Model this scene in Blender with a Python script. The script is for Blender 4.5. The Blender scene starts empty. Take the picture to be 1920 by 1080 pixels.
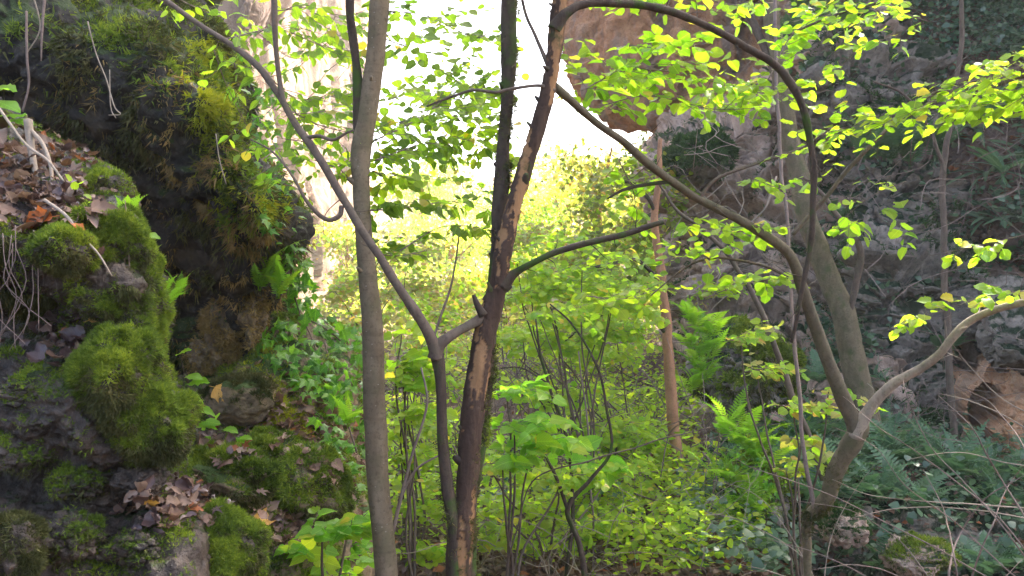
import bpy, math, random
import numpy as np
from mathutils import Vector, Matrix, Quaternion
from mathutils.bvhtree import BVHTree

scene = bpy.context.scene
COL = scene.collection
rng = np.random.default_rng(7)
random.seed(7)

# ------------------------------------------------------------------ camera, sky, sun, exposure
F = 1600.0
CAM = np.array((0.0, 0.0, 1.6))
cam_data = bpy.data.cameras.new('camera')
cam_data.sensor_width = 36.0
cam_data.lens = 36.0 * F / 1920.0
cam_data.clip_start = 0.05
cam_data.clip_end = 600.0
cam = bpy.data.objects.new('camera', cam_data)
cam.location = CAM
cam.rotation_euler = (math.radians(90), 0, 0)
COL.objects.link(cam)
scene.camera = cam

SUN_EL, SUN_AZ = math.radians(50), math.radians(44)      # azimuth clockwise from the view direction
world = bpy.data.worlds.new('World')
scene.world = world
world.use_nodes = True
wn, wl = world.node_tree.nodes, world.node_tree.links
sky = wn.new('ShaderNodeTexSky')
sky.sky_type = 'NISHITA'
sky.sun_disc = False
sky.sun_elevation = SUN_EL
sky.sun_rotation = SUN_AZ
sky.air_density = 0.7
sky.dust_density = 6.0
sky.ozone_density = 0.4
wl.new(sky.outputs[0], wn['Background'].inputs['Color'])
wn['Background'].inputs['Strength'].default_value = 0.15

sun_dir = Vector((math.sin(SUN_AZ) * math.cos(SUN_EL), math.cos(SUN_AZ) * math.cos(SUN_EL), math.sin(SUN_EL)))
sl = bpy.data.lights.new('sun', 'SUN')
sl.energy = 4.0
sl.angle = math.radians(0.5)
sl.color = (1.0, 0.94, 0.84)
sun = bpy.data.objects.new('sun', sl)
sun.rotation_euler = sun_dir.to_track_quat('Z', 'Y').to_euler()
sun.location = (20, 30, 60)
COL.objects.link(sun)

scene.view_settings.view_transform = 'Standard'
scene.view_settings.look = 'None'
scene.view_settings.gamma = 1.0
scene.view_settings.use_curve_mapping = False
scene.view_settings.exposure = 3.1
cy = scene.cycles
cy.max_bounces = 8
cy.diffuse_bounces = 4
cy.glossy_bounces = 2
cy.transmission_bounces = 6
cy.transparent_max_bounces = 8
cy.volume_bounces = 1
cy.caustics_reflective = False
cy.caustics_refractive = False
cy.use_denoising = True
cy.use_adaptive_sampling = True
cy.adaptive_threshold = 0.02
cy.sample_clamp_indirect = 6.0

# ------------------------------------------------------------------ helpers
def P(px, py, d):
    """A point of the gorge: d metres ahead of the camera, seen at photograph pixel (px, py)."""
    return np.array((CAM[0] + (px - 960.0) / F * d, CAM[1] + d, CAM[2] + (540.0 - py) / F * d))

def _hash(ix, iy, iz, seed):
    h = (ix.astype(np.int64) * 374761393 + iy.astype(np.int64) * 668265263 + iz.astype(np.int64) * 2147483647 + seed * 1274126177) & 0xFFFFFFFF
    h = ((h ^ (h >> 13)) * 1274126177) & 0xFFFFFFFF
    h = ((h ^ (h >> 16)) * 2246822519) & 0xFFFFFFFF
    return h ^ (h >> 15)

def noise3(p, seed=0):
    """value noise in -1..1"""
    i = np.floor(p).astype(np.int64)
    f = p - i
    f = f * f * f * (f * (f * 6 - 15) + 10)
    out = 0
    for dx in (0, 1):
        wx = f[:, 0] if dx else 1 - f[:, 0]
        for dy in (0, 1):
            wy = f[:, 1] if dy else 1 - f[:, 1]
            for dz in (0, 1):
                wz = f[:, 2] if dz else 1 - f[:, 2]
                out = out + wx * wy * wz * (_hash(i[:, 0] + dx, i[:, 1] + dy, i[:, 2] + dz, seed) / 2147483648.0 - 1.0)
    return out

def fbm(p, octaves=4, seed=0, gain=0.5, ridged=False):
    a, s, tot = 1.0, 0.0, 0.0
    q = np.array(p, dtype=float)
    for o in range(octaves):
        n = noise3(q, seed + o * 17)
        if ridged:
            n = 1.0 - 2.0 * np.abs(n)
        s = s + a * n
        tot += a
        a *= gain
        q = q * 2.03 + 11.3
    return s / tot

def worley(p, seed=0):
    """(distance to nearest, second nearest, id of the nearest cell 0..1)"""
    i = np.floor(p).astype(np.int64)
    d1 = np.full(len(p), 9.0); d2 = np.full(len(p), 9.0); idn = np.zeros(len(p))
    for dx in (-1, 0, 1):
        for dy in (-1, 0, 1):
            for dz in (-1, 0, 1):
                c = i + np.array((dx, dy, dz))
                h = [_hash(c[:, 0], c[:, 1], c[:, 2], seed + k * 31) / 4294967296.0 for k in range(3)]
                q = c + np.stack(h, 1)
                d = np.linalg.norm(q - p, axis=1)
                near = d < d1
                d2 = np.where(near, d1, np.minimum(d2, d))
                idn = np.where(near, h[0], idn)
                d1 = np.where(near, d, d1)
    return d1, d2, idn

def smooth(a, b, x):
    t = np.clip((x - a) / (b - a), 0, 1)
    return t * t * (3 - 2 * t)

def make_mesh(name, verts, faces, mats, smooth_shade=True, rnd=None, uv=None, peel=None):
    """faces: (n,3) or (n,4) int array, or list of such arrays"""
    me = bpy.data.meshes.new(name)
    fl = faces if isinstance(faces, list) else [faces]
    fl = [np.asarray(f, dtype=np.int32) for f in fl if len(f)]
    verts = np.asarray(verts, dtype=np.float32)
    loops = np.concatenate([f.ravel() for f in fl])
    sizes = np.concatenate([np.full(len(f), f.shape[1], dtype=np.int32) for f in fl])
    starts = np.concatenate([[0], np.cumsum(sizes)[:-1]]).astype(np.int32)
    me.vertices.add(len(verts)); me.vertices.foreach_set('co', verts.ravel())
    me.loops.add(len(loops)); me.loops.foreach_set('vertex_index', loops)
    me.polygons.add(len(sizes)); me.polygons.foreach_set('loop_start', starts)
    me.update(calc_edges=True)
    if smooth_shade:
        me.polygons.foreach_set('use_smooth', np.ones(len(sizes), dtype=bool))
    if rnd is not None:
        at = me.attributes.new('rnd', 'FLOAT', 'POINT')
        at.data.foreach_set('value', np.asarray(rnd, dtype=np.float32))
    if peel is not None:
        at = me.attributes.new('peel', 'FLOAT', 'POINT')
        at.data.foreach_set('value', np.asarray(peel, dtype=np.float32))
    if uv is not None:
        l = me.uv_layers.new(name='UVMap')
        l.data.foreach_set('uv', np.asarray(uv, dtype=np.float32)[loops].ravel())
    for m in (mats if isinstance(mats, (list, tuple)) else [mats]):
        me.materials.append(m)
    return me

def link(name, data, parent=None, **props):
    o = bpy.data.objects.new(name, data)
    COL.objects.link(o)
    if parent is not None:
        o.parent = parent
        o.location = -Vector(parent['_o']) if '_o' in parent else (0, 0, 0)
    for k, v in props.items():
        o[k] = v
    return o

def thing(name, loc, label, category, group=None):
    o = bpy.data.objects.new(name, None)
    o.empty_display_size = 0.1
    COL.objects.link(o)
    o.location = Vector(loc)
    o['_o'] = [float(c) for c in loc]
    o['label'] = label; o['category'] = category
    if group: o['group'] = group
    return o

def place(o, parent, pos, ydir, nrm, size, xs=1.0):
    """set a shared-mesh object: base at pos, +Y along ydir, +Z along nrm"""
    y = Vector(ydir).normalized()
    z = Vector(nrm)
    x = y.cross(z)
    if x.length < 1e-5:
        x = y.cross(Vector((0.3, 0.7, 0.2)))
    x.normalize()
    z = x.cross(y)
    m = Matrix((x, y, z)).transposed()
    o.rotation_mode = 'QUATERNION'
    o.rotation_quaternion = m.to_quaternion()
    p = Vector(pos)
    if parent is not None:
        o.parent = parent
        if '_o' in parent: p = p - Vector(parent['_o'])
    o.location = p
    o.scale = (size * xs, size, size)

def catmull(a, n):
    """a (k, ...) -> n samples through all control rows"""
    a = np.asarray(a, dtype=float)
    k = len(a)
    t = np.linspace(0, k - 1, n)
    i = np.minimum(t.astype(int), k - 2)
    f = (t - i).reshape((-1,) + (1,) * (a.ndim - 1))
    g = lambda j: a[np.clip(j, 0, k - 1)]
    p0, p1, p2, p3 = g(i - 1), g(i), g(i + 1), g(i + 2)
    p0 = np.where((i == 0).reshape(f.shape), 2 * p1 - p2, p0)
    p3 = np.where((i + 2 > k - 1).reshape(f.shape), 2 * p2 - p1, p3)
    return 0.5 * (2 * p1 + (p2 - p0) * f + (2 * p0 - 5 * p1 + 4 * p2 - p3) * f ** 2 + (3 * p1 - p0 - 3 * p2 + p3) * f ** 3)

def grid_normals(V):
    du = np.gradient(V, axis=1); dv = np.gradient(V, axis=0)
    n = np.cross(dv, du)
    n /= np.maximum(np.linalg.norm(n, axis=2, keepdims=True), 1e-9)
    return n

def grid_faces(R, C):
    i = np.arange(R * C).reshape(R, C)
    return np.stack((i[:-1, :-1].ravel(), i[1:, :-1].ravel(), i[1:, 1:].ravel(), i[:-1, 1:].ravel()), 1)

SURF = {}          # name -> (V grid, N grid)
BV = {}
def register(name, V):
    SURF[name] = (V, grid_normals(V))
    s = V[::2, ::2]
    f = grid_faces(s.shape[0], s.shape[1])
    BV[name] = BVHTree.FromPolygons(s.reshape(-1, 3).tolist(), f.tolist())

def hit(px, py, names=None, lift=0.0):
    """the first rock or ground surface seen at a photograph pixel -> (point, normal) or None"""
    o = Vector(CAM); d = Vector((P(px, py, 1.0) - CAM)).normalized()
    best = None
    for n in (names or BV):
        r = BV[n].ray_cast(o, d)
        if r[0] is not None and (best is None or r[3] < best[2]):
            best = (r[0], r[1], r[3])
    if best is None: return None
    n = best[1]
    if n.dot(d) > 0: n = -n
    return np.array(best[0]) + np.array(n) * lift, np.array(n)

def sheet(name, rows, R, C, mat, amp=0.1, freq=2.0, octs=5, block=0.0, bfreq=1.0, seed=1, ridged=False, zs=1.0, crag=0.0, cfreq=6.0, bz=1.0, parent=None, kind='structure', reg=None):
    ctrl = np.array([[P(*c) for c in r] for r in rows])
    V = catmull(ctrl, R)
    V = np.moveaxis(catmull(np.moveaxis(V, 1, 0), C), 0, 1)
    N = grid_normals(V)
    p = V.reshape(-1, 3) * np.array((1, 1, zs))
    d = amp * fbm(p * freq, octs, seed, 0.52, ridged)
    if crag:
        d = d + crag * (fbm(p * cfreq, 5, seed + 21, 0.6, True) - 0.3)
    if block:
        p = p * np.array((1, 1, bz))
        q = p + 0.25 / bfreq * np.stack([fbm(p * bfreq * 1.5 + 30 * k, 2, seed + 60 + k) for k in range(3)], 1)
        d1, d2, idn = worley(q * bfreq, seed + 5)
        e = smooth(0.0, 0.16, d2 - d1)
        d = d + block * (idn - 0.5 + 0.35 * (e - 1.0) + 0.2 * (0.6 - d1))
        d1, d2, idn = worley(q * bfreq * 2.7, seed + 9)
        d = d + block * 0.33 * (idn - 0.5 + 0.4 * (smooth(0, 0.2, d2 - d1) - 1.0))
    V = V + N * d.reshape(R, C, 1)
    o = link(name, make_mesh(name, V.reshape(-1, 3), grid_faces(R, C), mat), parent)
    if kind: o['kind'] = kind
    register(reg or o.name, V)
    return o

def blob(name, c, rad, mat, seed=1, amp=0.18, freq=1.6, R=70, C=110, block=0.0, parent=None, rot=0.0, reg=None):
    """a boulder: displaced ellipsoid, c world centre, rad (rx, ry, rz) metres; closed grid"""
    th = np.linspace(0.02, math.pi - 0.02, R)[:, None]; ph = np.linspace(0, 2 * math.pi, C)[None, :]
    S = np.stack((np.sin(th) * np.cos(ph), np.sin(th) * np.sin(ph), np.cos(th) + 0 * ph), 2)
    p = S.reshape(-1, 3) * freq + seed * 3.7
    d = 1 + amp * fbm(p, 5, seed, 0.55)
    if block:
        d1, d2, idn = worley(p * 1.2, seed)
        d += block * (idn - 0.5) + block * 0.5 * (smooth(0, .2, d2 - d1) - 1)
    V = S * d.reshape(R, C, 1) * np.asarray(rad)
    if rot:
        cr, sr = math.cos(rot), math.sin(rot)
        V = np.stack((V[..., 0] * cr - V[..., 2] * sr, V[..., 1], V[..., 0] * sr + V[..., 2] * cr), 2)
    V = V + np.asarray(c)
    V[:, -1] = V[:, 0]
    o = link(name, make_mesh(name, V.reshape(-1, 3), grid_faces(R, C), mat), parent)
    n = reg or o.name
    register(n, V)
    V_, N_ = SURF[n]
    out = (V_ - np.asarray(c))
    s = np.sign(np.sum(out * N_, axis=2, keepdims=True)); s[s == 0] = 1
    SURF[n] = (V_, N_ * s)
    return o

def sample(name, n, weight=None):
    """n random points on a registered surface; weight(pos, nrm) -> 0..1 acceptance"""
    V, N = SURF[name]
    R, C = V.shape[:2]
    e1 = V[:-1, 1:] - V[:-1, :-1]; e2 = V[1:, :-1] - V[:-1, :-1]
    area = np.linalg.norm(np.cross(e1, e2), axis=2)
    if weight is not None:
        area = area * np.clip(weight(V[:-1, :-1].reshape(-1, 3), N[:-1, :-1].reshape(-1, 3)).reshape(R - 1, C - 1), 0, None)
    a = area.ravel(); s = a.sum()
    if s <= 0: return np.zeros((0, 3)), np.zeros((0, 3))
    idx = rng.choice(len(a), n, p=a / s)
    r, c = np.divmod(idx, C - 1)
    u = rng.random((n, 1)); v = rng.random((n, 1))
    pos = (V[r, c] * (1 - u) * (1 - v) + V[r, c + 1] * u * (1 - v) + V[r + 1, c] * (1 - u) * v + V[r + 1, c + 1] * u * v)
    return pos, N[r, c]

def pix(p):
    d = p[:, 1] - CAM[1]
    return 960 + (p[:, 0] - CAM[0]) / d * F, 540 - (p[:, 2] - CAM[2]) / d * F, d

def tufts(name, parent, pos, nrm, length, width, mat, blades=3, droop=0.25, spread=0.7, label=None, lump=None):
    """fuzzy moss: small blades standing on a surface, one stuff part"""
    n = len(pos)
    if n == 0: return None
    lf = 1.0 / (3.2 * length)
    f = fbm(pos * lf, 3, 77, 0.6)
    pos = pos + nrm * (length * 1.5 * (lump if lump is not None else 1.0) * f)[:, None]
    keep = f > -0.42
    pos, nrm, n = pos[keep], nrm[keep], int(keep.sum())
    common = np.repeat(0.55 * spread * rng.normal(size=(n, 3)), blades, 0)
    pos = np.repeat(pos, blades, 0); nrm = np.repeat(nrm, blades, 0)
    m = len(pos)
    d = nrm + common + spread * rng.normal(size=(m, 3)) * 0.8
    d[:, 2] -= droop
    d /= np.linalg.norm(d, axis=1, keepdims=True)
    L = length * rng.uniform(0.5, 1.3, (m, 1)); W = width * rng.uniform(0.6, 1.3, (m, 1))
    s = np.cross(d, rng.normal(size=(m, 3))); s /= np.maximum(np.linalg.norm(s, axis=1, keepdims=True), 1e-6)
    b = pos + 0.15 * length * rng.normal(size=(m, 3)) - nrm * 0.1 * length
    V = np.stack((b - s * W / 2, b + s * W / 2, b + d * L), 1).reshape(-1, 3)
    Fc = np.arange(3 * m).reshape(m, 3)
    r = np.repeat(np.repeat(rng.random(n), blades) * 0.8 + rng.random(m) * 0.2, 3)
    o = link(name, make_mesh(name, V, Fc, mat, False, r), parent)
    o['kind'] = 'stuff'
    if label: o['label'] = label
    return o

def tube_geo(pts, rad, sides=10, step=None, wob=0.0, seed=0, lump=0.0, nmax=160):
    pts = np.asarray(pts, float); rad = np.asarray(rad, float)
    k = len(pts)
    n = k if step is None else int(min(nmax, max(k * 2, np.linalg.norm(np.diff(pts, axis=0), axis=1).sum() / step)))
    Q = catmull(np.column_stack((pts, rad)), max(n, 3)) if k > 2 or step else np.column_stack((pts, rad))
    c, r = Q[:, :3].copy(), np.maximum(Q[:, 3], 2e-4)
    if lump and len(c) > 12:
        arc = np.concatenate(([0], np.cumsum(np.linalg.norm(np.diff(c, axis=0), axis=1))))
        fq = 9.0 * min(1.0, 0.011 / max(r.mean(), 1e-4))
        a1 = np.stack((arc * fq, arc * 0 + seed, arc * 0), 1)
        node = np.maximum(0, noise3(a1 * 2.2, seed + 40) - 0.45) * 1.3
        r = r * (1 + 0.9 * lump * noise3(a1, seed + 41) + min(0.3, 2.2 * lump) * node)
        kink = np.stack([noise3(a1 * 0.9 + 7 * j, seed + 50 + j) for j in range(3)], 1)
        c += kink * np.minimum(r[:, None] * 0.3, 0.006)
    if wob:
        c += wob * np.stack([fbm(c * 3 + 40 * j, 2, seed + j) for j in range(3)], 1)
    t = np.gradient(c, axis=0); t /= np.maximum(np.linalg.norm(t, axis=1, keepdims=True), 1e-9)
    ref = np.array((0.31, -0.87, 0.2)) if abs(t[0, 1]) < 0.8 else np.array((1.0, 0.1, 0.2))
    u = np.cross(t, ref); u /= np.linalg.norm(u, axis=1, keepdims=True)
    v = np.cross(t, u)
    a = np.linspace(0, 2 * np.pi, sides, endpoint=False)
    ring = c[:, None] + r[:, None, None] * (np.cos(a)[None, :, None] * u[:, None] + np.sin(a)[None, :, None] * v[:, None])
    if lump:
        nrm = (ring - c[:, None])
        f = fbm(ring.reshape(-1, 3) * np.array((1, 1, 0.4)) * 28, 3, seed + 3).reshape(len(c), sides, 1)
        g = fbm(ring.reshape(-1, 3) * 7, 2, seed + 8).reshape(len(c), sides, 1)
        ring = ring + nrm * lump * (f + 0.6 * g)
    m = len(c)
    i = np.arange(m * sides).reshape(m, sides)
    j = np.roll(i, -1, axis=1)
    faces = np.stack((i[:-1].ravel(), j[:-1].ravel(), j[1:].ravel(), i[1:].ravel()), 1)
    V = np.concatenate((ring.reshape(-1, 3), c[:1], c[-1:]))
    cap = np.concatenate((np.stack((j[0], i[0], np.full(sides, m * sides)), 1), np.stack((i[-1], j[-1], np.full(sides, m * sides + 1)), 1)))
    return V, [faces, cap]

def merge_geo(geos):
    Vs, quads, tris, off = [], [], [], 0
    for V, (q, t) in geos:
        Vs.append(V); quads.append(q + off); tris.append(t + off); off += len(V)
    return np.concatenate(Vs), [np.concatenate(quads), np.concatenate(tris)]

def pxtube(name, parent, ctrl, mat, sides=10, step=0.03, wob=0.004, lump=0.05, seed=0, peel=None, nmax=160, **props):
    """ctrl: (px, py, depth, radius in px) rows -> one branch object, returns (object, world control points)"""
    ctrl = [tuple(c) for c in ctrl]
    pts = np.array([P(c[0], c[1], c[2]) for c in ctrl])
    rad = np.array([c[3] / F * c[2] for c in ctrl])
    V, f = tube_geo(pts, rad, sides, step, wob, seed, lump, nmax)
    global LAST
    LAST = (V[:-2].reshape(-1, sides, 3), rad)
    pk = None
    if peel is not None:
        # bark plates: strips that have come away leave a hollow with raised, torn edges
        ring = V[:-2].reshape(-1, sides, 3)
        c = ring.mean(axis=1, keepdims=True)
        q = V[:-2] * np.array((1, 1, 0.16))
        n = fbm(q * 24 + 0.25 * np.stack([fbm(V[:-2] * 40 + 9 * k, 2, k) for k in range(3)], 1), 4, seed, 0.55)
        n = n.reshape(ring.shape[:2])
        m = smooth(peel, peel + 0.05, n)
        lip = np.exp(-((n - peel + 0.03) / 0.04) ** 2)
        u = (ring - c)
        crack = np.maximum(0, fbm((V[:-2] * np.array((1, 1, 0.25))) * 34, 3, seed + 5, 0.6, True).reshape(n.shape) - 0.25)
        ring = c + u * (1 - 0.13 * m + 0.05 * lip - 0.12 * crack * (1 - m))[..., None]
        V = np.concatenate((ring.reshape(-1, 3), V[-2:]))
        pk = np.concatenate((m.ravel(), [0, 0]))
    return link(name, make_mesh(name, V, f, mat, peel=pk), parent, **props), pts
# ------------------------------------------------------------------ materials
class NT:
    def __init__(s, name):
        s.m = bpy.data.materials.new(name)
        s.m.use_nodes = True
        s.t = s.m.node_tree
        s.n = s.t.nodes; s.l = s.t.links
        s.b = s.n['Principled BSDF']; s.out = s.n['Material Output']
        s.b.inputs['Specular IOR Level'].default_value = 0.3
    def N(s, typ, ins=None, **kw):
        x = s.n.new('ShaderNode' + typ)
        for k, v in kw.items(): setattr(x, k, v)
        for k, v in (ins or {}).items():
            if isinstance(v, bpy.types.NodeSocket): s.l.new(v, x.inputs[k])
            else: x.inputs[k].default_value = v
        return x
    def coord(s, scale=(1, 1, 1)):
        g = s.N('NewGeometry')
        return s.N('Mapping', {'Vector': g.outputs['Position'], 'Scale': scale}).outputs[0]
    def noise(s, vec, scale, detail=4.0, rough=0.55, dist=0.0):
        return s.N('TexNoise', {'Vector': vec, 'Scale': scale, 'Detail': detail, 'Roughness': rough, 'Distortion': dist}).outputs['Fac']
    def ramp(s, fac, stops, interp='LINEAR'):
        r = s.N('ValToRGB', {'Fac': fac})
        r.color_ramp.interpolation = interp
        e = r.color_ramp.elements
        while len(e) < len(stops): e.new(0.5)
        for k, (p, c) in enumerate(stops):
            e[k].position = p
            e[k].color = (*c, 1) if not isinstance(c, (int, float)) else (c, c, c, 1)
        return r.outputs[0]
    def mix(s, fac, a, b, mode='MIX'):
        x = s.N('MixRGB', {'Fac': fac, 'Color1': a if isinstance(a, bpy.types.NodeSocket) else (*a, 1), 'Color2': b if isinstance(b, bpy.types.NodeSocket) else (*b, 1)}, blend_type=mode)
        return x.outputs[0]
    def math(s, op, a, b=0.0, clamp=False):
        x = s.N('Math', {0: a, 1: b}, operation=op); x.use_clamp = clamp
        return x.outputs[0]
    def bump(s, h, strength, dist):
        return s.N('Bump', {'Height': h, 'Strength': strength, 'Distance': dist}).outputs[0]
    def end(s, col, rough=0.9, nrm=None, spec=None):
        for k, v in (('Base Color', col), ('Roughness', rough)):
            if isinstance(v, bpy.types.NodeSocket): s.l.new(v, s.b.inputs[k])
            else: s.b.inputs[k].default_value = (*v, 1) if k == 'Base Color' else v
        if nrm is not None: s.l.new(nrm, s.b.inputs['Normal'])
        if spec is not None: s.b.inputs['Specular IOR Level'].default_value = spec
        return s.m

def rock_mat(name, c1, c2, c3, scale=1.0, moss=None, moss_up=0.2, moss_amt=0.5, rough=0.85, bump=0.6, bdist=0.03, streak=None, spec=0.3):
    t = NT(name)
    v = t.coord((1, 1, 1))
    n1 = t.noise(v, 0.9 * scale, 6, 0.6, 0.4)
    n2 = t.noise(v, 5.0 * scale, 6, 0.65)
    n3 = t.noise(v, 28.0 * scale, 5, 0.6)
    col = t.mix(t.ramp(n1, [(0.35, 0.0), (0.65, 1.0)]), c1, c2)
    col = t.mix(t.ramp(n2, [(0.45, 0.0), (0.68, 1.0)]), col, c3)
    col = t.mix(t.ramp(n3, [(0.3, 0.55), (0.5, 0.0)]), col, tuple(x * 0.35 for x in c1))
    if streak:
        vs = t.coord((1.0, 1.0, 0.16))
        ns = t.noise(vs, 2.2 * scale, 5, 0.6, 0.6)
        col = t.mix(t.ramp(ns, [(0.5, 0.0), (0.62, 0.9)]), col, streak)
    h = t.math('ADD', t.math('MULTIPLY', n2, 0.7), t.math('MULTIPLY', n3, 0.35))
    if moss:
        nz = t.N('SeparateXYZ', {0: t.N('NewGeometry').outputs['Normal']}).outputs[2]
        mm = t.math('ADD', t.math('MULTIPLY', nz, 0.55), t.math('MULTIPLY', t.math('SUBTRACT', t.noise(v, 2.3 * scale, 5, 0.6), 0.5), 2.2))
        mk = t.ramp(t.math('ADD', mm, moss_amt - moss_up), [(0.38, 0.0), (0.55, 1.0)])
        mc = t.mix(t.noise(v, 14 * scale, 3), moss, tuple(x * 0.4 for x in moss))
        col = t.mix(mk, col, mc)
        h = t.math('ADD', h, t.math('MULTIPLY', t.math('MULTIPLY', mk, t.noise(v, 60 * scale, 3, 0.7)), 0.8))
    return t.end(col, rough, t.bump(h, bump, bdist), spec)

def leaf_mat(name, greens, yellow=(0.42, 0.36, 0.02), yfrac=0.06, trans=0.55, tgain=2.6, gloss=0.45, spec=0.35):
    """greens: three base colours picked per leaf; light passes through the blade"""
    t = NT(name)
    r = t.math('FRACT', t.math('ADD', t.N('ObjectInfo').outputs['Random'], t.N('Attribute', attribute_name='rnd').outputs['Fac']))
    g = [greens[0], greens[1], greens[2]]
    col = t.ramp(r, [(0.0, g[0]), (0.42, g[1]), (max(0.45, 0.93 - yfrac), g[2]), (1.0 - yfrac, g[2]), (1.001 - yfrac, yellow), (1.0, yellow)][:6] if yfrac > 0.002 else [(0.0, g[0]), (0.5, g[1]), (1.0, g[2])])
    uv = t.N('TexCoord').outputs['UV']
    sep = t.N('SeparateXYZ', {0: uv})
    ax = t.math('ABSOLUTE', t.math('SUBTRACT', sep.outputs[0], 0.5))
    ph = t.math('SUBTRACT', t.math('MULTIPLY', sep.outputs[1], 46.0), t.math('MULTIPLY', ax, 44.0))
    vein = t.math('GREATER_THAN', t.math('SINE', ph), 0.86)
    mid = t.math('LESS_THAN', ax, 0.018)
    vn = t.math('MAXIMUM', t.math('MULTIPLY', vein, 0.55), mid)
    blot = t.noise(t.coord(), 60, 3, 0.6)
    col = t.mix(t.math('MULTIPLY', blot, 0.35), col, tuple(x * 0.55 for x in g[0]))
    col = t.mix(t.math('MULTIPLY', vn, 0.3), col, tuple(min(1, x * 1.7 + 0.02) for x in g[2]))
    t.end(col, gloss, t.bump(vn, 0.25, 0.002), spec)
    tc = t.mix(1.0, col, (tgain, tgain, tgain * 0.75), 'MULTIPLY')
    tr = t.N('BsdfTranslucent', {'Color': tc})
    ms = t.N('MixShader', {0: trans, 1: t.b.outputs[0], 2: tr.outputs[0]})
    t.l.new(ms.outputs[0], t.out.inputs[0])
    return t.m

def moss_mat(name, cols, trans=0.35):
    t = NT(name)
    a = t.N('Attribute', attribute_name='rnd').outputs['Fac']
    n = t.noise(t.coord(), 5.0, 4, 0.6)
    f = t.math('ADD', t.math('MULTIPLY', a, 0.45), t.math('SUBTRACT', t.math('MULTIPLY', n, 1.3), 0.4))
    col = t.ramp(f, [(0.1, cols[0]), (0.45, cols[1]), (0.85, cols[2])])
    t.end(col, 0.8, None, 0.2)
    tr = t.N('BsdfTranslucent', {'Color': t.mix(1.0, col, (1.8, 1.8, 1.2), 'MULTIPLY')})
    ms = t.N('MixShader', {0: trans, 1: t.b.outputs[0], 2: tr.outputs[0]})
    t.l.new(ms.outputs[0], t.out.inputs[0])
    return t.m

def bark_mat(name, c1, c2, c3, vs=0.25, sc=22, peel=None, peel_lo=0.53, moss=None, moss_amt=0.0, bump=0.5, spots=None):
    t = NT(name)
    v = t.coord((1, 1, vs)); v1 = t.coord()
    n1 = t.noise(v, sc, 6, 0.65, 0.5); n2 = t.noise(v1, 9, 4, 0.6); n3 = t.noise(v1, 70, 3, 0.6)
    col = t.mix(t.ramp(n1, [(0.38, 0.0), (0.62, 1.0)]), c1, c2)
    col = t.mix(t.ramp(n2, [(0.5, 0.0), (0.66, 0.8)]), col, c3)
    col = t.mix(t.ramp(n3, [(0.3, 0.5), (0.48, 0.0)]), col, tuple(x * 0.4 for x in c1))
    h = t.math('ADD', n1, t.math('MULTIPLY', n3, 0.3))
    if spots:
        w = t.N('TexVoronoi', {'Vector': t.coord((1, 1, 1.6)), 'Scale': 34.0}).outputs['Distance']
        col = t.mix(t.ramp(w, [(0.05, 0.5), (0.12, 0.0)]), col, spots)
        ring = t.noise(t.coord((0.6, 0.6, 9)), 6, 3, 0.6)
        col = t.mix(t.ramp(ring, [(0.58, 0.0), (0.72, 0.4)]), col, tuple(x * 0.55 for x in c1))
    if peel:
        mk = t.N('Attribute', attribute_name='peel').outputs['Fac']
        pc = t.mix(t.noise(v, 40, 4, 0.6), peel, tuple(x * 0.5 for x in peel))
        col = t.mix(mk, col, pc)
    if moss:
        mk = t.ramp(t.math('ADD', t.noise(v1, 7, 5, 0.65), moss_amt), [(0.52, 0.0), (0.64, 1.0)])
        col = t.mix(mk, col, moss)
    return t.end(col, 0.9, t.bump(h, bump, 0.008), 0.2)

M = {}
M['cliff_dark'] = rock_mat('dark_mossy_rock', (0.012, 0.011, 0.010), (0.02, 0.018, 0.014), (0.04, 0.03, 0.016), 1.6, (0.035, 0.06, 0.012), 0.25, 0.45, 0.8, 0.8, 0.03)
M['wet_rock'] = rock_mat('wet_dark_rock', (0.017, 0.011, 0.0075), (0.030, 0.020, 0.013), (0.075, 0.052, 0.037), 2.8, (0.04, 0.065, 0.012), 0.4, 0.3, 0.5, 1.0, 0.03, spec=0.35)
M['slope_rock'] = rock_mat('mossy_slope_rock', (0.09, 0.07, 0.045), (0.15, 0.11, 0.06), (0.20, 0.14, 0.07), 2.0, (0.05, 0.09, 0.015), 0.3, 0.35, 0.85, 0.8, 0.03)
M['far_orange'] = rock_mat('orange_limestone', (0.37, 0.175, 0.08), (0.28, 0.14, 0.07), (0.43, 0.24, 0.125), 0.5, None, rough=0.95, bump=0.8, bdist=0.25, streak=(0.20, 0.15, 0.12))
M['far_pale'] = rock_mat('pale_limestone', (0.21, 0.155, 0.10), (0.24, 0.18, 0.12), (0.12, 0.055, 0.026), 0.3, None, rough=0.95, bump=0.5, bdist=0.2, streak=(0.085, 0.038, 0.018))
M['brown_cliff'] = rock_mat('brown_limestone', (0.12, 0.07, 0.05), (0.14, 0.085, 0.055), (0.10, 0.065, 0.05), 0.4, None, rough=0.95, bump=0.7, bdist=0.2, streak=(0.17, 0.115, 0.085))
M['grey_cliff'] = rock_mat('grey_pink_limestone', (0.38, 0.26, 0.19), (0.27, 0.18, 0.12), (0.45, 0.34, 0.27), 0.6, (0.03, 0.055, 0.018), 0.3, 0.28, 0.9, 0.9, 0.12, streak=(0.13, 0.10, 0.075))
M['dark_cliff'] = rock_mat('dark_damp_cliff', (0.12, 0.10, 0.08), (0.17, 0.145, 0.115), (0.26, 0.22, 0.175), 0.7, (0.025, 0.05, 0.02), 0.25, 0.45, 0.9, 0.9, 0.1)
M['cave'] = rock_mat('orange_cave_rock', (0.44, 0.22, 0.105), (0.34, 0.18, 0.095), (0.50, 0.31, 0.18), 1.6, None, rough=0.95, bump=0.8, bdist=0.08, streak=(0.30, 0.20, 0.13))
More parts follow.
